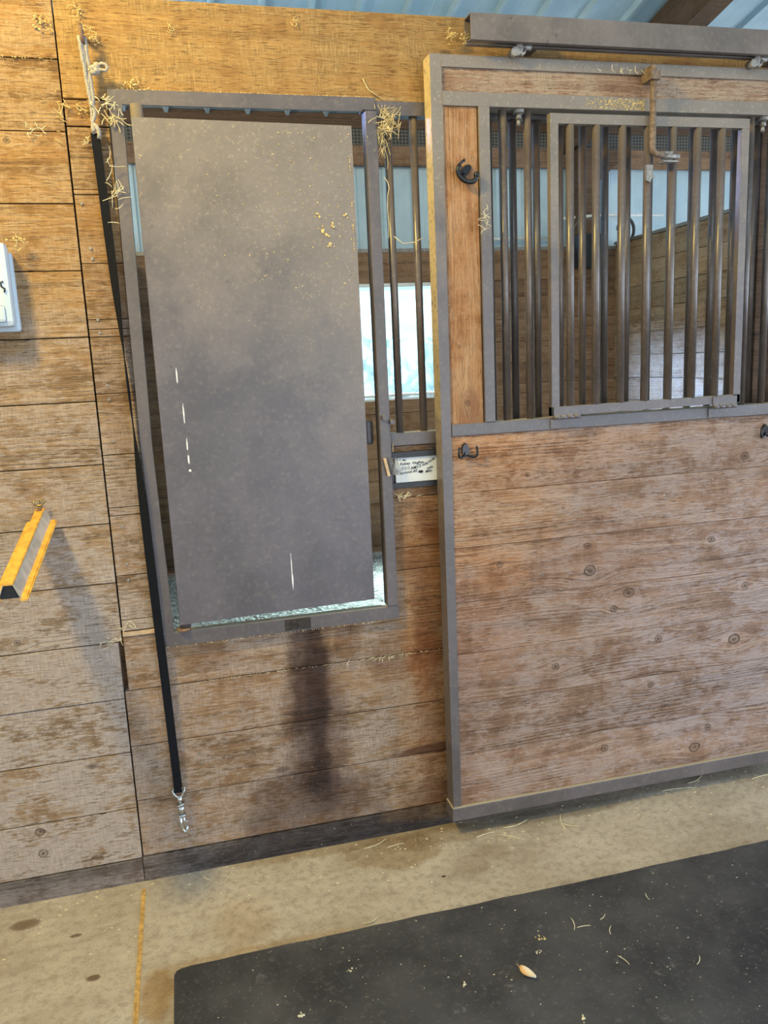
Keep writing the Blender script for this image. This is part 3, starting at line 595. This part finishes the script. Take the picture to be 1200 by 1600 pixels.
st = thing('cross_tie_strap', (-.115, -.02, .16), 'long black webbing tie strap with a metal snap hanging on the boards', 'strap')
mb = MB(); N_ = 90; prev = None
for i in range(N_+1):
    f_ = i/N_; z_ = 2.193 + (.300-2.193)*f_
    x_ = -.1505 + (.042)*f_ + .003*math.sin(f_*3.0)
    # the band turns edge-on around 1.5 m and opens again
    ang = math.radians(82)*math.exp(-((z_-1.52)/.26)**2) + math.radians(15)*math.sin(f_*4)
    wd = .0115 if f_ < .4 else .0125; th = .0016
    dx, dy = math.cos(ang), math.sin(ang); cy = -.018 - .010*math.exp(-((z_-1.0)/.5)**2)
    ring = [mb.bm.verts.new((x_ + sx*wd*dx - sy*th*dy, cy + sx*wd*dy*-1 - sy*th*dx, z_)) for sx, sy in ((-1, -1), (1, -1), (1, 1), (-1, 1))]
    if prev:
        for k in range(4): mb.bm.faces.new((prev[k], prev[(k+1) % 4], ring[(k+1) % 4], ring[k]))
    else: mb.bm.faces.new(ring)
    prev = ring
mb.bm.faces.new(prev[::-1]); mb.build('webbing', M_strap, st)
mb = MB(); mb.box(-.121, -.097, -.030, -.010, .292, .345, .002); tag(mb.build('stitched_fold', M_strap, st), 'doubled stitched end', None)
cx = -.1075
mb = MB(); mb.tube([(cx-.016, -.022, .300), (cx+.016, -.022, .303)], .0026, 10)
mb.tube([(cx-.016, -.022, .300), (cx-.0135, -.022, .285), (cx-.008, -.022, .277), (cx, -.022, .274), (cx+.008, -.022, .277), (cx+.013, -.022, .286), (cx+.016, -.022, .303)], .0028, 10)
mb.sphere((cx+.016, -.024, .303), .0042, 2); mb.tube([(cx+.001, -.022, .276), (cx+.001, -.022, .256)], [.0065, .0055], 12)
mb.tube([(cx+.001, -.022, .257), (cx+.002, -.022, .252)], .012, 16); mb.tube([(cx+.002, -.022, .252), (cx+.003, -.022, .226)], .0078, 14); mb.tube([(cx+.003, -.022, .227), (cx+.003, -.022, .222)], .0105, 16)
mb.tube([(cx-.002, -.022, .224), (cx-.002, -.022, .196), (cx+.002, -.022, .182), (cx+.008, -.024, .176), (cx+.013, -.024, .182), (cx+.014, -.024, .194)], [.0038, .0036, .0038, .0042, .0038, .003], 10)
mb.tube([(cx+.006, -.022, .224), (cx+.008, -.023, .205), (cx+.010, -.024, .190)], .0028, 8); mb.tube([(cx+.008, -.024, .206), (cx+.017, -.027, .207)], .002, 8)
for v_ in mb.bm.verts:
    if v_.co.z < .276: v_.co.z = .276 - (.276-v_.co.z)*1.22
    v_.co.x = cx + (v_.co.x-cx)*1.12
mb.build('snap_hook', M_chrome, st)

# ------------------------------------------------------------------ yellow rack
mb = MB(); mb.tube([(-.405, .004, 1.225), (-.405, -.016, 1.226)], .0035, 10)
mb.tube([(-.413 + 0, -.018, 1.233)] + [Vector((-.404 + .0135*math.cos(a), -.020, 1.227 + .011*math.sin(a))) for a in [math.radians(q) for q in range(190, 425, 20)]], .0030, 10)
o = mb.build('cup_hook', M_brass); tag(o, 'small open brass cup hook in the wall above the yellow rack', 'hook')
yr = thing('saddle_rack', (-.402, -.02, 1.14), 'yellow folded steel saddle rack sticking out of the plank wall', 'saddle rack')
def sec(y, cx, cz, s=1.0):
    return [Vector((cx+dx*s, y, cz+dz*s)) for dx, dz in ((-.013, 0), (.013, 0))]
A_ = Vector((-.402, -.012, 1.206)); B_ = Vector((-.418, -.455, 1.104))
def rail(mb, off, wx, wz):
    vs = []
    for P_ in (A_, B_):
        vs.append([mb.bm.verts.new(P_ + Vector((off[0]+sx*wx, 0, off[1]+sz*wz))) for sx, sz in ((-1, -1), (1, -1), (1, 1), (-1, 1))])
    for k in range(4): mb.bm.faces.new((vs[0][k], vs[0][(k+1) % 4], vs[1][(k+1) % 4], vs[1][k]))
    mb.bm.faces.new(vs[0][::-1]); mb.bm.faces.new(vs[1])
mb = MB(); rail(mb, (0, 0), .0115, .003); bmesh.ops.bevel(mb.bm, geom=mb.bm.edges[:], offset=.0015, segments=2, affect='EDGES'); mb.build('top_bar', M_yel, yr)
for sx in (1, -1):
    mb = MB(); vs = []
    for P_ in (A_, B_):
        vs.append([mb.bm.verts.new(P_ + Vector(q)) for q in ((sx*.0105, 0, -.002), (sx*.0125, 0, -.002), (sx*.026, 0, -.036), (sx*.024, 0, -.036))])
    for k in range(4): mb.bm.faces.new((vs[0][k], vs[0][(k+1) % 4], vs[1][(k+1) % 4], vs[1][k]))
    mb.bm.faces.new(vs[0][::-1]); mb.bm.faces.new(vs[1]); tag(mb.build('side_plate', M_pale, yr), 'worn pale side plate', None)
    mb = MB(); rail(mb, (sx*.0305, -.038), .0095, .0055); bmesh.ops.bevel(mb.bm, geom=mb.bm.edges[:], offset=.003, segments=2, affect='EDGES'); mb.build('lower_rail', M_yel, yr)
mb = MB(); vs = [mb.bm.verts.new(B_ + Vector(q)) for q in ((-.0105, .012, -.003), (.0105, .012, -.003), (.025, .012, -.036), (-.025, .012, -.036))]; mb.bm.faces.new(vs); tag(mb.build('hollow_end_shade', M_blkpl, yr), 'black sheet for the shade in the hollow end', None)  # black sheet set in the open end, stands for the shade inside
mb = MB(); P_ = A_.lerp(B_, .035); mb.box(P_.x-.007, P_.x+.007, P_.y-.010, P_.y+.010, P_.z+.002, P_.z+.0052, .001); mb.build('slot_plate', M_rust, yr)

# ------------------------------------------------------------------ blue weatherproof outlet cover at the left edge
ob = thing('outlet_cover', (-.49, 0, 1.80), 'pale blue translucent plastic outlet cover cut by the left edge', 'outlet cover')
mb = MB(); mb.box(-.59, -.392, -.022, 0, 1.690, 1.895, .008); mb.build('back_plate', M_bluebox, ob)
mb = MB(); mb.box(-.575, -.397, -.072, -.022, 1.700, 1.915, .016); cv = mb.build('bubble_cover', M_bluebox, ob)
mb = MB(); mb.box(-.56, -.415, -.078, -.066, 1.712, 1.755, .008); mb.build('raised_pad', M_bluebox, cv)
mb = MB(); mb.tube([(-.412, -.0725, 1.815), (-.418, -.0735, 1.813), (-.418, -.0735, 1.803), (-.410, -.0735, 1.797), (-.412, -.0735, 1.788)], .0022, 6); tag(mb.build('latch_mark', M_blkpl, cv), 'small black latch mark', None)

# ------------------------------------------------------------------ stall interior
YB = 3.75
mb = MB()
def planks_back(mb, x0, x1, zs, y):
    for a, b_ in zip(zs[:-1], zs[1:]): mb.box(x0, x1, y+rnd.uniform(0, .002), y+.036, a+.0015, b_-.0015, .002)
zs = [0, .10, .275, .45, .627, .803, .98, 1.155]
WX0, WX1, WZ0, WZ1 = 1.10, 2.10, 1.255, 2.145
planks_back(mb, -.6, 7.5, zs+[WZ0], YB); zz = [WZ0, 1.33, 1.50, 1.67, 1.845, 2.02, WZ1]
planks_back(mb, -.6, WX0, zz, YB); planks_back(mb, WX1, 7.5, zz, YB); planks_back(mb, -.6, 7.5, [WZ1, 2.37], YB)
mb.box(-.6, WX0, YB+.037, YB+.06, 0, 2.37); mb.box(WX1, 7.5, YB+.037, YB+.06, 0, 2.37); mb.box(WX0, WX1, YB+.037, YB+.06, 0, WZ0); mb.box(WX0, WX1, YB+.037, YB+.06, WZ1, 2.37)
struct('wall_back', mb, W_in, 'dark brown plank back wall of the stall')
def ribprof(x0, x1, p, ph, h=.02):
    out = []; x = x0 + ph
    out.append((x0, 0))
    while x < x1-.05:
        out += [(x, 0), (x+.012, h), (x+.034, h), (x+.046, 0)]
        for q in (.105, .175): out += [(x+q-.006, 0), (x+q, .0015), (x+q+.006, 0)] if x+q+.01 < x1 else []
        x += p
    out.append((x1, 0)); return out
mb = MB(); mb.sheet(ribprof(-3, 8, .2286, .05), lambda p, t: (p[0], YB+.075-p[1], t), 2.30, 3.40); struct('wall_metal', mb, M_metal, 'ribbed pale blue metal siding above the stall planks')
mb = MB(); mb.box(-3, 8, YB+.02, YB+.06, 2.372, 2.40, .002); struct('trim_7', mb, M_galv, 'grey ledge strip between planks and metal siding')
mb = MB(); mb.box(-3, 8, YB, YB+.04, 2.99, 3.13, .002); struct('trim_8', mb, W_in, 'brown girt board under the eave vent')
mb = MB(); mb.box(-3, 8, YB+.015, YB+.03, 3.13, 3.25); struct('trim_9', mb, M_vent, 'perforated eave vent strip')
mb = MB(); mb.box(-3, 8, YB, YB+.04, 3.25, 3.345, .002); struct('trim_10', mb, W_truss, 'brown eave plank above the vent strip')
# roof
SL = .2
mb = MB(); mb.sheet(ribprof(-6, 9, .281, .17, .034), lambda p, t: (p[0], t, 3.355 + SL*(YB-t) - p[1]), YB+.3, -3.6)
struct('ceiling', mb, M_metal, 'pale blue ribbed metal roof seen from below')
mb = MB(); mb.sheet(ribprof(-6, 9, .281, .10, .022), lambda p, t: (p[0], t, 3.355 + SL*(YB+3.6) + SL*(t+3.6) - p[1]), -3.6, -9)
struct('ceiling_far', mb, M_metal, 'far slope of the metal roof behind the viewer')
def rafter(x0, x1, name):
    m_ = MB(); p0 = (YB, 3.33); m_.prism([(YB, 3.33), (-3.6, 3.33+SL*(YB+3.6)), (-3.6, 3.33+SL*(YB+3.6)-.24), (YB, 3.09)], 'x', x0, x1)
    struct(name, m_, W_truss, 'brown timber rafter under the metal roof')
rafter(3.07, 3.21, 'trim_11')
mb = MB(); yy = 1.9; mb.box(3.21, 9, yy, yy+.04, 3.33+SL*(YB-yy)-.10, 3.33+SL*(YB-yy), .002); struct('trim_12', mb, W_truss, 'roof purlin right of the rafter')
mb = MB(); mb.box(3.14, 3.33, YB-.15, YB-.001, 2.30, 3.10, .003); mb.prism([(3.33, 3.10), (3.62, 3.10), (3.33, 2.86)], 'y', YB-.12, YB-.04); struct('trim_13', mb, W_truss, 'timber wall post carrying the rafter')
# partitions
mb = MB(); z_ = .04
lst = [.0, .108, .285, .461, .638, .814, .991, 1.167, 1.344, 1.520, 1.697, 1.873, 2.05, 2.226, 2.402]
for a, b_ in zip(lst[:-1], lst[1:]): mb.box(3.55+rnd.uniform(0, .003), 3.59, .07, YB-.002, a+.002, b_-.002, .002)
mb.box(3.575, 3.60, .07, YB-.002, 0, 2.40); struct('wall_right', mb, W_iny, 'pale brown plank partition right of the stall')
mb = MB(); mb.box(3.54, 3.61, .07, YB-.002, 2.403, 2.425, .002); struct('trim_14', mb, M_galv, 'grey cap along the top of the right partition')
mb = MB()
for a, b_ in zip(lst[:-1], lst[1:]): mb.box(-.31, -.27-rnd.uniform(0, .003), .07, YB-.002, a+.002, b_-.002, .002)
mb.box(-.32, -.30, .07, YB-.002, 0, 2.40); struct('wall_left', mb, W_in, 'brown plank partition left of the stall')
# window
mb = MB()
fw_ = .032
for (a, b_, c_, d_) in ((WX0, WX1, WZ0, WZ0+.018), (WX0, WX1, WZ0+.026, WZ0+.05), (WX0, WX1, WZ1-.03, WZ1), (WX0, WX0+fw_, WZ0, WZ1), (WX1-fw_, WX1, WZ0, WZ1)): mb.box(a, b_, YB+.01, YB+.06, c_, d_, .002)
wi = struct('window_1', mb, M_vinyl, 'white framed stall window with bright daylight and trees outside')
mb = MB(); mb.box(WX0+fw_, WX1-fw_, YB+.035, YB+.039, WZ0+.05, WZ1-.03); o = mb.build('pane', M_glass, wi); o['kind'] = 'structure'
mb = MB(); mb.tube([(2.2, YB-.03, 2.452), (2.95, YB-.03, 2.462)], .010, 10); mb.tube([(3.02, YB-.03, 2.60), (3.30, YB-.20, 2.60), (3.86, YB-.20, 2.60)], .011, 10)
o = mb.build('water_pipe', M_pvc); tag(o, 'white water pipe running along the back wall of the stall', 'pipe')
# water bucket / fittings in the corner
cb = thing('corner_bucket', (3.2, 3.45, 2.22), 'dark bucket hanging on the back wall post under the white pipe', 'bucket')
mb = MB(); prof = [(.095, 2.20), (.12, 2.42), (.128, 2.43), (.128, 2.44), (.112, 2.44), (.088, 2.21)]; n_ = 24; rings = []
for (r_, z_) in prof: rings.append([mb.bm.verts.new((3.16+r_*math.cos(2*math.pi*k/n_), 3.50+r_*math.sin(2*math.pi*k/n_), z_)) for k in range(n_)])
for i in range(len(rings)-1):
    for k in range(n_): mb.bm.faces.new((rings[i][k], rings[i][(k+1) % n_], rings[i+1][(k+1) % n_], rings[i+1][k])).smooth = True
mb.bm.faces.new(rings[0]); mb.bm.faces.new(rings[-1]); mb.build('bucket_body', M_blkpl, cb)
mb = MB(); mb.tube([(3.16+.12*math.cos(a), 3.50, 2.43+.14*math.sin(a)) for a in [math.pi*k/10 for k in range(11)]], .003, 8); mb.build('handle', M_galv, cb)
mb = MB(); mb.tube([Vector((3.50 + .07*math.cos(a), 3.50, 2.48 + .09*math.sin(a))) for a in [math.radians(q) for q in range(-100, 200, 20)]], .012, 10); o = mb.build('hose_loop', M_blkpl); tag(o, 'black hose loop beside the white pipe at the back of the stall', 'hose')

# ------------------------------------------------------------------ trees outside
def tree(x, y, h, r, seed, label):
    r_ = random.Random(seed); t_ = thing('tree', (x, y, -.45), label, 'tree', 'trees beyond the stall window')
    m_ = MB(); m_.tube([(x, y, -.5), (x+.05, y, h*.3), (x, y, h*.55)], [.16, .12, .07], 10); m_.build('trunk', M_bark, t_)
    m_ = MB()
    for k in range(230):
        a = r_.uniform(0, 6.28); zz_ = r_.uniform(.18, 1.0); rr = r*math.sqrt(max(.05, 1-(zz_-.45)**2*2.3))*r_.uniform(.25, 1)
        m_.sphere((x+rr*math.cos(a), y+rr*math.sin(a), h*zz_-.2), r*r_.uniform(.07, .17), 1, jit=.35)
    m_.build('crown', M_leaf, t_)
tree(4.35, 14.0, 2.1, 1.35, 1, 'leafy tree outside the window, nearest and tallest')
tree(12.6, 27.0, 1.75, 2.4, 2, 'low bushy tree outside at the right of the window')
tree(8.2, 36.0, 2.0, 3.0, 3, 'distant rounded tree behind the tallest one outside')
tree(4.1, 24.0, 2.5, 2.0, 4, 'leafy tree outside at the left of the window')

# ------------------------------------------------------------------ hay and litter
def stalk(mb, p, L_, ang, tilt=0.0, bend=.2, r=.0009, ax='floor', seed=0):
    rr = random.Random(seed); pts = []
    for i in range(7):
        f_ = i/6-.5; a = ang + bend*f_*2
        if ax == 'floor': d_ = Vector((math.cos(a)*f_*L_, math.sin(a)*f_*L_, tilt*abs(f_)*L_))
        else: d_ = Vector((math.cos(a)*f_*L_, -abs(tilt*f_)*L_, math.sin(a)*f_*L_))
        pts.append(Vector(p)+d_)
    mb.tube(pts, [r, r*1.1, r*1.2, r*1.2, r*1.1, r, r*.5], 5); return mb
def tuft(name, c, n_, sp, Lr, label, mat=None, seed=0, r=.0009, yd=.01, droop=0.0):
    rr = random.Random(seed); m_ = MB()
    for k in range(n_):
        p = (c[0]+rr.gauss(0, sp[0]), c[1]+rr.uniform(-yd, 0), c[2]+rr.gauss(0, sp[1]))
        a = rr.uniform(0, 6.28) if rr.random() > droop else rr.gauss(1.57, .35)
        stalk(m_, p, rr.uniform(*Lr)*.8, a, rr.uniform(0, .5), rr.uniform(-.3, .3), r*.8, 'wall')
    o_ = m_.build(name, mat or M_hay); tag(o_, label, 'hay', kind='stuff'); return o_
tuft('hay_tuft', (.645, -.018, 2.235), 46, (.016, .016), (.03, .075), 'tuft of green-brown hay caught at the top of the first grille bar', seed=1, r=.0012, yd=.02)
tuft('hay_tuft', (.628, -.012, 2.185), 26, (.008, .022), (.03, .07), 'hay wisps drooping below the tuft beside the frame post', seed=2, droop=.8)
tuft('hay_tuft', (-.112, -.028, 2.262), 15, (.016, .011), (.02, .045), 'hay stalks stuck at the top left corner of the feed opening', M_straw, 3, .0011)
tuft('hay_tuft', (-.106, -.026, 2.222), 14, (.020, .009), (.02, .055), 'hay stalks in the board gap right of the twine end', M_hay, 4, .0011)
tuft('hay_tuft', (-.112, -.026, 2.06), 18, (.010, .030), (.02, .06), 'wisps of hay on the frame edge beside the upper strap', M_straw, 5)
tuft('hay_tuft', (-.300, -.008, 2.200), 12, (.016, .008), (.01, .03), 'hay chaff on the seam left of the twine', M_straw, 6)
tuft('hay_tuft', (-.225, -.006, 2.250), 16, (.010, .030), (.01, .035), 'hay chaff along the upright joint left of the twine', M_chaff, 7)
tuft('hay_tuft', (-.205, -.006, .835), 8, (.014, .006), (.02, .045), 'straw bits lodged in the low board gap left of the strap', M_straw, 8)
tuft('hay_tuft', (-.255, -.006, .795), 12, (.022, .007), (.015, .045), 'straw bits on the seam left of the low board gap', M_straw, 9)
tuft('hay_tuft', (.655, -.008, 1.150), 16, (.018, .006), (.015, .04), 'straw bits under the name card rail', M_straw, 10)
tuft('hay_tuft', (.906, -.095, 1.955), 14, (.004, .020), (.015, .045), 'wisps of hay on the inner door post beside the tilted hook', M_straw, 11)
tuft('hay_tuft', (.560, -.006, .632), 16, (.045, .003), (.01, .03), 'straw bits in the seam under the feed opening', M_straw, 12)
tuft('hay_tuft', (1.35, -.092, 2.374), 10, (.05, .002), (.015, .035), 'chaff on the header board seam left of the latch rod', M_straw, 13)
mb = MB(); mb.tube([(.632, -.02, 2.09), (.642, -.022, 2.075), (.645, -.022, 2.06), (.640, -.022, 2.04), (.638, -.022, 2.0), (.640, -.022, 1.96), (.638, -.02, 1.92)], .0011, 6); o = mb.build('hay_stalk', M_straw)
tag(o, 'long pale stalk dangling between frame post and first grille bar', 'hay stalk')
mb = MB(); mb.tube([(.655, -.02, 1.925), (.680, -.022, 1.905), (.715, -.022, 1.908), (.742, -.02, 1.920)], .0014, 6); o = mb.build('hay_stalk', M_straw)
tag(o, 'pale stalk bridging the two left grille bars', 'hay stalk')
mb = MB(); mb.tube([(.585, -.006, 2.355), (.600, -.010, 2.325), (.640, -.008, 2.302), (.69, -.006, 2.305)], .0016, 6); o = mb.build('hay_stalk', M_hay)
tag(o, 'bent hay stalk on the header beam above the hay tuft', 'hay stalk')
def clump(c, r, n_, label, seed, yv=-.004, mat=None):
    rr = random.Random(seed); m_ = MB()
    for k in range(n_): m_.sphere((c[0]+rr.gauss(0, r), yv-rr.uniform(0, r*.6), c[1]+rr.gauss(0, r)), rr.uniform(.12, .42)*r, 1, (1, .8, .7), .3)
    for k in range(6): stalk(m_, (c[0]+rr.gauss(0, r), yv-.004, c[1]+rr.gauss(0, r)), r*2.2, rr.uniform(0, 6), .3, .4, .0007, 'wall')
    o_ = m_.build('chaff_clump', mat or M_chaff); tag(o_, label, 'chaff', kind='stuff')
clump((-.148, 2.437), .008, 22, 'yellow chaff clump on the screw hook', 1, -.03)
clump((-.130, 2.426), .008, 24, 'yellow chaff clump right of the screw hook', 2)
clump((-.255, 2.462), .010, 20, 'chaff clump on the board left of the beam joint', 3)
clump((-.165, 2.490), .009, 18, 'chaff clump above the screw hook', 4)
clump((.066, 2.460), .006, 12, 'small chaff clump on the beam over the panel', 5)
clump((-.178, 2.252), .008, 16, 'chaff lump on the short board left of the twine', 6)
clump((-.175, 2.178), .006, 12, 'pale chaff lump left of the strap top', 7, mat=M_straw)
clump((.40, 2.49), .006, 10, 'chaff clump near the top of the beam above the panel', 8)
clump((.845, 2.47), .010, 26, 'straw stuffed at the open end of the door track', 9, -.03)
clump((.865, 2.44), .008, 18, 'straw bits under the open end of the door track', 10, -.09)
clump((-.05, 2.309), .014, 26, 'yellow chaff lying on the top left of the feed opening frame', 11, -.006)
clump((-.372, 1.92), .010, 22, 'yellow chaff on the outlet cover top', 12, -.03)
def rowline(x0, x1, z, y, n_, label, seed, mat=None, r=.0022):
    rr = random.Random(seed); m_ = MB()
    for k in range(n_): m_.sphere((rr.uniform(x0, x1), y-rr.uniform(0, .003), z+rr.uniform(-.0015, .0015)), rr.uniform(.3, 1)*r, 1, jit=.3)
    o_ = m_.build('chaff_line', mat or M_chaff); tag(o_, label, 'chaff', kind='stuff')
rowline(-.10, .61, 2.3055, -.006, 240, 'yellow chaff line along the top of the feed opening frame', 1)
rowline(-1.2, -.23, 2.375, -.003, 160, 'yellow chaff line in the top seam of the left wall', 2)
rowline(-.10, .60, .759, -.021, 120, 'pale dirt line under the bottom bar of the feed opening', 3, M_straw, .0016)
rowline(.0, .79, .631, -.002, 200, 'pale dirt line in the seam under the feed opening', 4, M_straw, .0015)
# chips stuck on the steel panel
rr = random.Random(5); mb = MB()
for k in range(230):
    x_ = min(.53, max(-.04, rr.gauss(.42, .13))); z_ = min(2.2, max(1.6, rr.gauss(1.98, .14))); mb.sphere((x_, -.0325, z_), rr.uniform(.0008, .0024), 1, (1, .6, 1), .3)
for (x_, z_) in ((.445, 1.945), (.452, 1.93), (.46, 1.90), (.43, 1.985), (.51, 1.985), (.47, 1.955)):
    for q in range(5): mb.sphere((x_+rr.gauss(0, .004), -.033, z_+rr.gauss(0, .004)), rr.uniform(.002, .0045), 1, (1, .5, 1), .3)
o = mb.build('chaff_specks', M_chaff); tag(o, 'yellow chaff specks stuck on the upper right of the steel panel', 'chaff', kind='stuff')
rr = random.Random(31); mb = MB()
for k in range(420):
    x_ = 1.225 + .205*rr.random()**.6; z_ = rr.uniform(2.270, 2.300); mb.sphere((x_, -.0878, z_), rr.uniform(.0006, .0020), 1, (1.6, .5, .8), .3)
o = mb.build('speck_patch', M_chaff); tag(o, 'patch of yellow specks on the middle rail left of the latch rod', 'chaff', kind='stuff')  # tiny yellow lumps scattered along the rail
# stalks on the floor
fl = [((.50, -.05), .09, .35, 'along the wet kickboard'), ((.56, -.07), .06, .1, 'on the stain beside the kickboard'), ((.93, -.14), .08, 2.5, 'right of the door foot'), ((.86, -.105), .07, .15, 'under the door foot'), ((.98, -.09), .10, .2, 'under the left part of the door'),
      ((1.13, -.12), .09, 1.3, 'in front of the door, standing out upright'), ((1.15, -.15), .06, -.6, 'beside the upright pair'), ((1.62, -.06), .13, -.15, 'under the right part of the door'), ((1.72, -.03), .10, .4, 'near the door bottom at the right'), ((1.95, -.08), .09, .1, 'at the far right of the concrete'),
      ((-.05, -.055), .05, -.9, 'at the kickboard under the snap'), ((1.74, -.38), .06, 1.2, 'at the mat edge on the right')]
for i, ((x_, y_), L_, a_, t_) in enumerate(fl):
    m_ = MB(); stalk(m_, (x_, y_, .003), L_, a_, .04, .15*(-1)**i, .0012, 'floor', i); o = m_.build('hay_stalk', M_straw); tag(o, 'pale hay stalk on the concrete %s' % t_, 'hay stalk', 'hay stalks on the concrete')
m_ = MB(); stalk(m_, (.40, -.405, .003), .05, .3, .05, .2, .0014, 'floor'); tag(m_.build('hay_stalk', M_straw), 'pale hay stalk on the concrete just behind the mat edge', 'hay stalk', 'hay stalks on the concrete')
fm = [((.93, -.60), .05, 1.3, 'left of the middle, upright'), ((.95, -.615), .04, -.1, 'lying flat next to the upright one'), ((1.02, -.60), .03, .6, 'curled, right of the flat one'), ((1.01, -.65), .035, 1.0, 'curled, below the other curl'), ((.99, -.76), .04, 1.9, 'right of the pale leaf'),
      ((1.18, -.56), .03, 1.4, 'farther right near the concrete edge'), ((1.17, -.82), .035, .8, 'at the right side of the mat'), ((1.45, -.9), .05, 2.3, 'at the right edge of the picture')]
for i, ((x_, y_), L_, a_, t_) in enumerate(fm):
    m_ = MB(); stalk(m_, (x_, y_, .016), L_, a_, .04, .2*(-1)**i, .0010, 'floor', i); tag(m_.build('hay_stalk', M_straw), 'short pale stalk on the black mat, %s' % t_, 'hay stalk', 'hay stalks on the black mat')
# fallen pale leaf, crumbs
g = G('pale_leaf'); v, x, y, z = g.xyz(); c = g.mix(g.rng(x, -.012, .010), (.75, .42, .12), (.82, .78, .66)); M_lf = g.fin(c, .5)
mb = MB(); n_ = 12; ca, sa = math.cos(math.radians(-62)), math.sin(math.radians(-62)); rows = []
for i in range(n_+1):
    f_ = i/n_; L_ = (f_-.5)*.052; wd = .0125*math.sin(math.pi*min(1, f_**.75))**.8 if 0 < f_ < 1 else .0002; row = []
    for k in range(7):
        q = k/3-1; lx, ly = L_, q*wd; row.append(mb.bm.verts.new((lx*ca-ly*sa, lx*sa+ly*ca, .004 + .007*q*q + .006*(2*f_-1)**2)))
    rows.append(row)
for i in range(n_):
    for k in range(6): mb.bm.faces.new((rows[i][k], rows[i+1][k], rows[i+1][k+1], rows[i][k+1])).smooth = True
mb.tube([((-.026)*ca, (-.026)*sa, .010), ((-.038)*ca+.002, (-.038)*sa, .013)], .0009, 6)
o = mb.build('fallen_leaf', M_lf); o.location = (.730, -.737, .0145)
so = o.modifiers.new('thick', 'SOLIDIFY'); so.thickness = .0008
tag(o, 'curled pale yellow leaf lying on the black mat', 'leaf')
for (x_, y_, r_, l_, m2_) in ((.818, -.626, .009, 'yellowish crumb cluster above the leaf on the mat', M_chaff), (.79, -.665, .006, 'pale crumbs left above the leaf on the mat', M_straw), (.569, -.715, .007, 'white crumb left of the leaf on the mat', M_straw), (.80, -.90, .007, 'pale husk at the bottom of the mat', M_straw), (.155, -.69, .008, 'white crumb at the lower left of the mat', M_straw), (.30, -.58, .006, 'white crumb toward the left mat edge', M_straw)):
    rr = random.Random(int(x_*1000)); mb = MB()
    for k in range(7): mb.sphere((x_+rr.gauss(0, r_*.6), y_+rr.gauss(0, r_*.6), .0145+rr.uniform(0, r_*.3)), r_*rr.uniform(.2, .5), 1, (1, 1, .7), .3)
    o = mb.build('crumb', m2_); tag(o, l_, 'crumb')
# fine litter over mat and concrete: uncountable specks
rr = random.Random(9); mb = MB()
for k in range(420):
    x_, y_ = rr.uniform(-.1, 2.2), rr.uniform(-1.3, -.45); s_ = rr.uniform(.0004, .0013); mb.box(x_-s_, x_+s_*rr.uniform(1, 3), y_-s_, y_+s_*.6, .0142, .0142+s_*.7)
o = mb.build('mat_litter', M_straw); tag(o, 'fine pale litter specks over the black mat', 'litter', kind='stuff')
mb = MB()
for k in range(380):
    x_, y_ = rr.uniform(-.9, 2.3), -abs(rr.gauss(.02, .13))-.01; s_ = rr.uniform(.0006, .002)
    if y_ > -.43: mb.box(x_-s_, x_+s_*rr.uniform(1, 4), y_-s_, y_+s_*.6, .0004, .0006+s_*.6)
o = mb.build('floor_litter', M_straw); tag(o, 'fine pale litter specks over the concrete', 'litter', kind='stuff')
